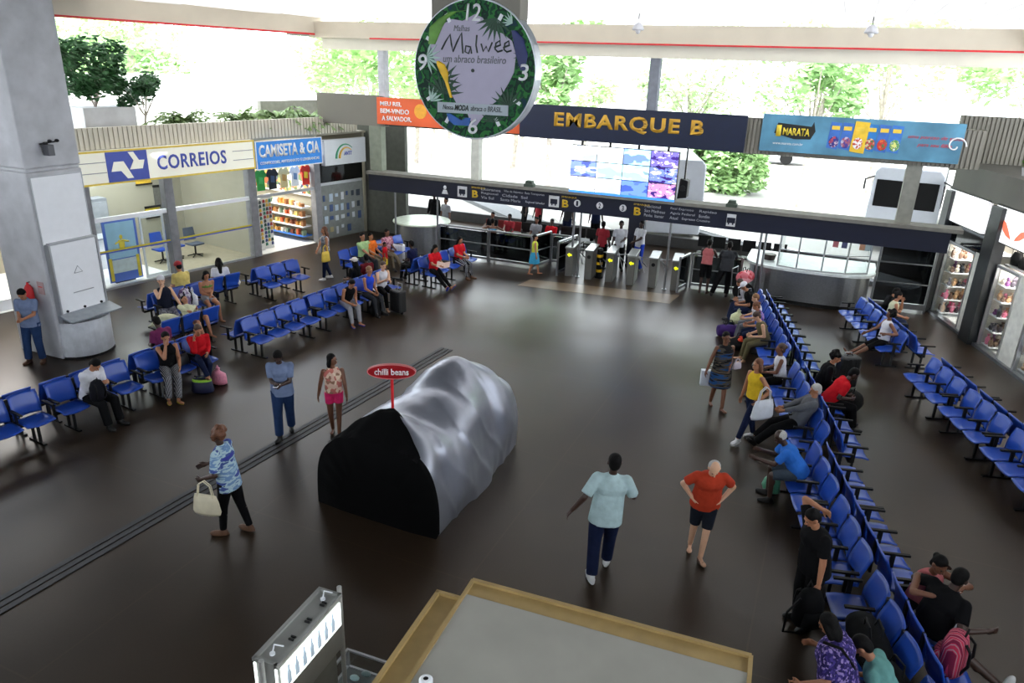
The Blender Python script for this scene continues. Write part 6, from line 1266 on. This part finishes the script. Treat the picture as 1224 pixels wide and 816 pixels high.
# behind the gates and rails
person('child in a swim top and white shorts lifting both arms at the rail', fr_(588, 311), 100, 1.5, 'b', ('short', 'black'), ('bikini', c_skyskirt), ('short_shorts', c_white), None, 'stand', hl=(-.42, .25, 1.36), hr=(.42, .25, 1.36), near=1)
person('girl in a yellow top and blue skirt walking to the gate', fr_(638, 328), 25, 1.35, 'm', ('bun', 'black'), ('tank', c_lime), ('skirt', c_skyskirt), 'sandal', 'walk', fl=(-.06, .2, .08), fr=(.1, -.22, .1), near=1)
person('person in a light shirt standing behind the round desk', (-13.5, 24.7), 250, 1.72, 'b', ('short', 'black'), ('polo', c_lgrey), ('trousers', c_black), 'black', 'stand', near=0)
person('attendant in dark clothes beside the round desk column', (-14.4, 25.4), 270, 1.75, 'd', ('short', 'black'), ('long', c_black), ('trousers', c_black), 'black', 'stand', near=0)
for i, (x, c, lab) in enumerate([(-11.6, c_black, 'seated person in black behind the left rail'), (-10.9, c_redstripe, 'seated person in red stripes behind the left rail'), (-9.8, c_lgrey, 'seated person in light grey behind the left rail'), (-9.2, c_red, 'seated person in red low behind the left rail')]):
    person(lab, (x, 24.9), 265, 1.66, 'd' if i % 2 else 'b', ('short', 'black'), ('tee', c), ('trousers', c_black), 'black', 'sit', near=0)
person('dark silhouetted traveller sitting by the far kerb', fr_(627, 272, 0.2), 220, 1.7, 'd', ('short', 'black'), ('tee', c_black), ('trousers', c_black), 'black', 'stand', near=0)
person('traveller in a striped shirt near the far kerb', fr_(643, 277, 0.2), 240, 1.7, 'd', ('short', 'black'), ('tee', c_redstripe), ('trousers', c_black), 'black', 'stand', near=0)
person('person in a red and white striped shirt behind the turnstiles', (-6.95, 23.9), 80, 1.66, 'd', ('short', 'black'), ('tee', c_redstripe), ('trousers', c_black), 'black', 'stand', near=1)
person('guard in a white shirt and dark trousers behind the turnstiles', (-6.35, 24.0), 290, 1.72, 'd', ('short', 'black'), ('polo', c_white), ('trousers', c_black), 'black', 'stand', near=1, hl=(-.05, .3, 1.1))
person('attendant in white and blue behind the fourth turnstile', (-5.75, 24.4), 240, 1.72, 'd', ('short', 'black'), ('polo', c_white), ('trousers', c_royal), 'black', 'stand', near=1, hl=(-.05, .35, 1.05))
person('barely lit traveller walking beyond the first turnstile', (-9.4, 27.2), 260, 1.75, 'd', ('short', 'black'), ('tee', c_dgrey), ('trousers', c_djeans), 'black', 'stand', near=0)
person('traveller in dark blue beyond the second turnstile', (-8.3, 27.4), 100, 1.75, 'd', ('short', 'black'), ('tee', c_djeans), ('trousers', c_black), 'black', 'stand', near=0)
person('man in a dusty pink shirt leaning on the rail right of the gates', fr_(840, 350), 88, 1.7, 'd', ('short', 'black'), ('tank', c_pinkish), ('shorts', c_black), 'sandal', 'stand', lean=10, hl=(-.2, .5, 1.12), hr=(.22, .5, 1.12), near=1)
person('man in dark grey leaning on the rail with his legs apart', fr_(864, 354), 96, 1.74, 'd', ('short', 'black'), ('tee', c_dgrey), ('trousers', c_black), 'black', 'stand', lean=8, hl=(-.2, .48, 1.12), hr=(.22, .48, 1.12), fl=(-.35, -.1, .08), fr=(.08, 0, .08), hipz=.9, near=1, fat=1.15)
g = F(886, 362); o = thing('luggage_trolley', 'luggage trolley loaded with pink blankets near the glass booth', 'trolley', (g.x, g.y, 0), 1.3)
mb = MB()
for x in (-.22, .22): mb.tube([(x, -.35, .12), (x, .25, .12), (x, .3, .5), (x, .34, 1.05)], .014)
mb.tube([(-.22, .34, 1.05), (.22, .34, 1.05)], .014); mb.tube([(-.22, -.35, .12), (.22, -.35, .12)], .014); mb.build('frame', STEEL, o)
for x, y in ((-.22, -.3), (.22, -.3), (-.22, .22), (.22, .22)): mb = MB(); mb.cyl((x-.015, y, .06), (x+.015, y, .06), .06); mb.build('wheel', BLACKP, o)
o = duffel('black bag on the luggage trolley', (g.x, g.y, .14), 1.3, (18, 18, 20), .5, .28)
o = duffel('pink patterned blanket bundle on top of the luggage trolley', (g.x, g.y+.05, .62), 1.3, (0, 0, 0), .55, .22, pat('pink_blanket', [(205, 110, 120), (225, 160, 165), (180, 60, 70)], 7))
# right centre
P = person('woman in a patterned sleeveless dress walking with a white shopping bag', fr_(856, 487), CAMD+6, 1.66, 'b', ('short', 'black'), ('dress', c_dress), ('none', None), 'sandal', 'walk', fl=(-.04, .2, .08), fr=(.08, -.16, .1), hl=(-.1, .16, 1.0), hr=(-.34+.68, .0, .82), near=2, fat=1.12, twist=4)
o = thing('paper_bag', 'white and green shopping bag held by the woman in the patterned dress', 'bag', (*fr_(846, 460, .42), .42), .3); mb = MB(); mb.box(-.17, .17, -.06, .06, 0, .34); mb.build('bag_body', mat('paperbag', (200, 205, 215), .6), o, bevel=.01); mb = MB(); mb.box(.02, .15, -.065, -.06, .02, .14); mb.build('green_print', mat('green_print', (130, 190, 60), .6), o)
for y in (-.04, .04): mb = MB(); mb.tube([(-.07, y, .33), (-.05, y, .46), (.05, y, .46), (.07, y, .33)], .006); mb.build('handle', WHITEP, o)
handbag('small pale bag under the arm of the woman in the patterned dress', P['wp']((-.28, .1, .95)), .8, (180, 170, 180), .2, .14, .08, .08)
P = person('woman in a yellow top and jeans walking with a big white bag', fr_(893, 527), 225, 1.68, 'm', ('bob', 'reddish'), ('tank', c_yellow), ('slim', c_djeans), 'white', 'walk', fl=(-.06, .3, .1), fr=(.1, -.2, .1), lean=4, hl=(-.26, .1, 1.0), near=2)
handbag('big white shoulder bag of the woman in the yellow top', P['wp']((-.36, .08, .68)), math.radians(225-90)+PI/2, (205, 208, 215), .46, .36, .14, .26, name='shoulder_bag')
FG = math.degrees(BN['gA0'][1])+90
p, a = seatpos('gA0', 1.5); person('grey haired man in a grey shirt reclining on the bench', p, FG, 1.74, 'm', ('short', 'grey'), ('long', c_grey), ('trousers', c_black), 'black', 'sit', lean=-26, nod=25, hl=(-.06, .3, .74), hr=(.08, .3, .74), fl=(-.1, .68, .08), fr=(.12, .66, .08), near=2, fat=1.1)
p, a = seatpos('gA1', 2.0); P = person('woman in a white vest holding a black helmet on her lap', p, FG, 1.66, 'b', ('bun', 'brown'), ('tank', c_white), ('slim', c_black), 'black', 'sit', lean=8, near=1, hl=(-.1, .36, .72), hr=(.12, .36, .72))
o = thing('crash_helmet', 'shiny black crash helmet held by the woman in white', 'helmet', P['wp']((0, .5, .66)), .4); mb = MB(); mb.ell((0, 0, .12), (.13, .15, .13), 20, 14); mb.build('shell', mat('helmet_black', (14, 14, 16), .15), o, smooth=True); mb = MB(); mb.ell((0, .05, .1), (.1, .11, .06), 16, 10); mb.build('visor', mat('visor', (90, 95, 100), .1), o, smooth=True)
p, a = seatpos('fA3', 1.4); P = person('grey haired man in a bright blue shirt leaning forward with open hands', p, FG-6, 1.72, 'd', ('bald', 'grey'), ('tee', c_bright), ('shorts', CL('shorts_bluegrey', (60, 70, 80))), 'black', 'sit', lean=34, nod=14, hl=(-.08, .66, .72), hr=(.14, .62, .78), fl=(-.12, .4, .08), fr=(.12, .42, .08), near=2, fat=1.15, curl=.25)
g = F(921, 588); plastic_bag('green plastic bag on the floor at the feet of the man in bright blue', (g.x, g.y, 0), (90, 160, 130), .42, .3)
P = person('man in a black shirt standing by the bench with a hand behind his head', fr_(958, 745), 215, 1.72, 'm', ('short', 'black'), ('tee', c_black), ('trousers', c_black), 'black', 'stand', lean=8, nod=28, hr=(.12, -.04, 1.62), elbr=(1, .2, .25), hl=(-.3, .12, .84), near=2, fat=1.3, turn=8)
g = P['hl']; o = backpack('black backpack hanging from the hand of the man in black', (g.x-.06, g.y-.1, .34), .5, (12, 12, 14), s=1.1); mb = MB(); mb.tube([(-.14, -.05, .38), (-.26, -.04, .2), (-.24, 0, -.1), (-.08, .02, -.14), (.04, 0, .0)], .013); mb.build('hanging_strap', BLACKP, o)
p, a = seatpos('fA1', .5, .3); duffel('black duffel bag lying on the bench beside the man in black', (p.x, p.y, .46), a, (12, 12, 14), .75, .2)
p, a = seatpos('fA1', -.45, .25); duffel('black bag on the bench above the man in the teal shirt', (p.x, p.y, .46), a+.3, (14, 14, 16), .55, .18)
p, a = seatpos('fA0', 2.15, .3)
person('man in a teal shirt leaning forward on the bench at the bottom edge', p, FG-25, 1.7, 'm', ('short', 'black'), ('polo', c_teal), ('trousers', c_djeans), 'black', 'sit', lean=30, nod=35, near=2, fat=1.15)
P = person('woman in a purple floral blouse with a black shoulder strap seen from behind', V((*fr_(958, 812, .6), 0))+V((.33, -.12, 0)), 160, 1.66, 'm', ('bob', 'black'), ('loose', c_purple), ('trousers', c_djeans), 'black', 'stand', hipz=.82, kneel=(0, 1, 0), lean=16, nod=24, near=2, fat=1.5, hl=(-.35, .25, .9), hr=(.25, .35, .95))
mb = MB(); mb.tube([(-.13, .2, 1.33), (-.15, .02, 1.38), (-.02, -.09, 1.15), (.16, -.12, .9)], .016); mb.build('shoulder_strap', BLACKP, P['o'])
FF = math.degrees(BN['fB1'][1])+90
p, a = seatpos('fB1', .55); P = person('person in a black shirt and white shorts twisting round on the bench to hug', p, FF+10, 1.78, 'd', ('short', 'black'), ('tee', c_black), ('shorts', c_lgrey), 'white', 'sit', lean=16, twist=30, nod=10, hl=(-.4, .2, 1.0), hr=(.35, .35, .8), fl=(-.15, .52, .08), fr=(.5, .72, .08), near=2, fat=1.25)
p, a = seatpos('fB1', -.35, .3); person('dark haired person in a light vest hugging the one in black', p, math.degrees(a)+18, 1.68, 'b', ('bun', 'black'), ('tank', c_pinkish), ('slim', c_black), 'black', 'sit', lean=12, nod=20, hl=(-.14, .44, 1.1), hr=(.2, .46, 1.02), elbl=(-1, 0, -.4), elbr=(1, 0, -.3), fl=(.3, .35, .08), fr=(.5, .3, .08), near=2)
p, a = seatpos('fB1', 1.6, .3); backpack('pink and grey striped bag on the bench right of the couple', (p.x, p.y, .46), a-.6, (0, 0, 0), pat('pink_bag', [(190, 50, 80), (150, 140, 145), (200, 60, 95), (120, 30, 60)], 7, 'wave'), 1.15)
p, a = seatpos('fB0', .3, .3); duffel('black bag on the bench below the pink bag', (p.x, p.y, .46), a, (16, 16, 20), .4, .15)
p, a = seatpos('gB1', 1.7); P = person('man in a red shirt leaning forward on the bench facing the suitcases', p, math.degrees(a)+90, 1.74, 'd', ('short', 'black'), ('tee', c_red), ('trousers', c_black), 'black', 'sit', lean=30, nod=20, near=2, fat=1.15)
p, a = seatpos('gB1', .4, .25); person('person in black with black hair on the bench beyond the man in red', p, math.degrees(a)+80, 1.74, 'm', ('curly', 'black'), ('long', c_black), ('trousers', c_black), 'black', 'sit', lean=14, nod=15, near=1, fat=1.2)
g = F(1008, 463); suitcase('black suitcase with a silver handle beside the man in red', (g.x, g.y, 0), .5, (14, 14, 15), .72, .44, .28, .1)
g = F(1010, 492); duffel('big round black bag on the floor below the black suitcase', (g.x, g.y, 0), 1.2, (14, 14, 15), .6, .27)
FH = math.degrees(BN['hA0'][1])+90
p, a = seatpos('hA0', 2.2); person('woman in an olive top leaning over a child on the bench', p, FH+10, 1.66, 'l', ('bun', 'brown'), ('tank', c_olive), ('slim', c_olive), 'sandal', 'sit', lean=22, nod=30, near=1)
p, a = seatpos('hA1', .5); person('woman in a purple and blue top beside the woman in olive', p, FH, 1.6, 'm', ('bun', 'reddish'), ('tee', pat('purple_blue', [(110, 50, 140), (60, 90, 170), (150, 120, 170)], 10)), ('slim', c_djeans), 'sandal', 'sit', lean=14, nod=25, near=1)
p, a = seatpos('hA1', 1.6); person('fair woman in a white tee on the bench behind the bags', p, FH, 1.64, 'l', ('short', 'blond'), ('tee', c_white), ('slim', c_grey), 'sandal', 'sit', lean=10, nod=15, near=1)
p, a = seatpos('hA2', .6); person('man with a white cap reading a paper on the far bench', p, FH-5, 1.7, 'm', ('short', 'black'), ('tee', c_black), ('trousers', c_djeans), 'black', 'sit', lean=20, nod=30, hat=c_white, near=1)
p, a = seatpos('hA2', 1.5); person('person in a pale jacket bending over on the far bench', p, FH, 1.68, 'm', ('short', 'brown'), ('long', c_lgrey), ('trousers', c_djeans), 'black', 'sit', lean=28, nod=20, near=1)
for (px, py, z, kind, col, L, lab) in [(870, 402, 0, 'd', (56, 36, 92), .6, 'purple duffel bag on the floor left of the bag pile'), (881, 386, .22, 'p', (190, 195, 150), .36, 'pale green bundle on top of the purple duffel bag'), (893, 392, 0, 'd', (40, 120, 60), .4, 'green bag at the back of the bag pile'), (898, 412, .1, 'p', (120, 120, 116), .4, 'grey crumpled bag in front of the bag pile'), (884, 418, 0, 'd', (18, 18, 20), .45, 'black bag on the floor in front of the purple duffel bag'), (900, 400, 0, 'd', (20, 24, 44), .6, 'dark blue bag in the middle of the bag pile'), (885, 408, .28, 'p', (220, 70, 40), .12, 'small orange packet on the bag pile')]:
    g = F(px, py, z)
    if kind == 'd': duffel(lab, (g.x, g.y, z), .4, col, L, .19)
    else: plastic_bag(lab, (g.x, g.y, z), col, L, L*1.1)
g = F(892, 385); o = thing('luggage_cart', 'wire cart with a pink blanket and black bags beside the benches', 'trolley', (g.x, g.y, 0), .8)
mb = MB()
for x in (-.22, .22): mb.tube([(x, -.25, .1), (x, .2, .1), (x, .25, .9)], .012)
mb.tube([(-.22, .25, .9), (.22, .25, .9)], .012); mb.build('frame', STEEL, o)
for x in (-.22, .22): mb = MB(); mb.cyl((x-.015, .2, .06), (x+.015, .2, .06), .06); mb.build('wheel', BLACKP, o)
duffel('patterned black and white bag on the wire cart', (g.x, g.y, .12), .8, (0, 0, 0), .45, .2, pat('bw_bag', [(20, 20, 24), (180, 180, 185), (40, 40, 60)], 12))
duffel('pink and white blanket on top of the wire cart', (g.x, g.y, .5), .8, (0, 0, 0), .4, .15, pat('pinkwhite', [(190, 150, 170), (210, 200, 210)], 12))
# far right row
p, a = seatpos('kB5', 1.2); person('woman with dark hair holding her chin on the far right bench', p, math.degrees(a)+80, 1.66, 'm', ('bun', 'black'), ('tank', c_cream), ('slim', c_djeans), 'black', 'sit', lean=8, nod=10, hl=(-.05, .25, 1.1), elbl=(-.2, .3, -1), near=1)
p, a = seatpos('kB5', .35); person('person in dark clothes beside the woman holding her chin', p, math.degrees(a)+90, 1.66, 'm', ('short', 'black'), ('tee', c_black), ('slim', c_djeans), 'black', 'sit', lean=18, nod=20, near=1)
p, a = seatpos('kA4', .6); person('barefoot woman in white stretching her legs across the aisle', p, math.degrees(a)+90, 1.66, 'b', ('curly', 'black'), ('tank', c_white), ('shorts', c_black), None, 'sit', lean=-4, hl=(-.35, .1, .85), hr=(.2, .35, .7), fl=(-.1, .78, .1), fr=(.05, .82, .1), near=1)
p, a = seatpos('kB2', 1.9); P = person('woman in a white vest holding a grey bag on the right row', p, math.degrees(a)+90, 1.66, 'm', ('curly', 'black'), ('tank', c_white), ('slim', CL('pale_jeans', (90, 110, 130))), 'black', 'sit', lean=14, nod=20, near=2)
handbag('grey bag in the arms of the woman in the white vest on the right', P['wp']((.05, .42, .6)), 1, (110, 112, 116), .3, .24, .14, .05)
bpy.data.objects.remove(_tmp)
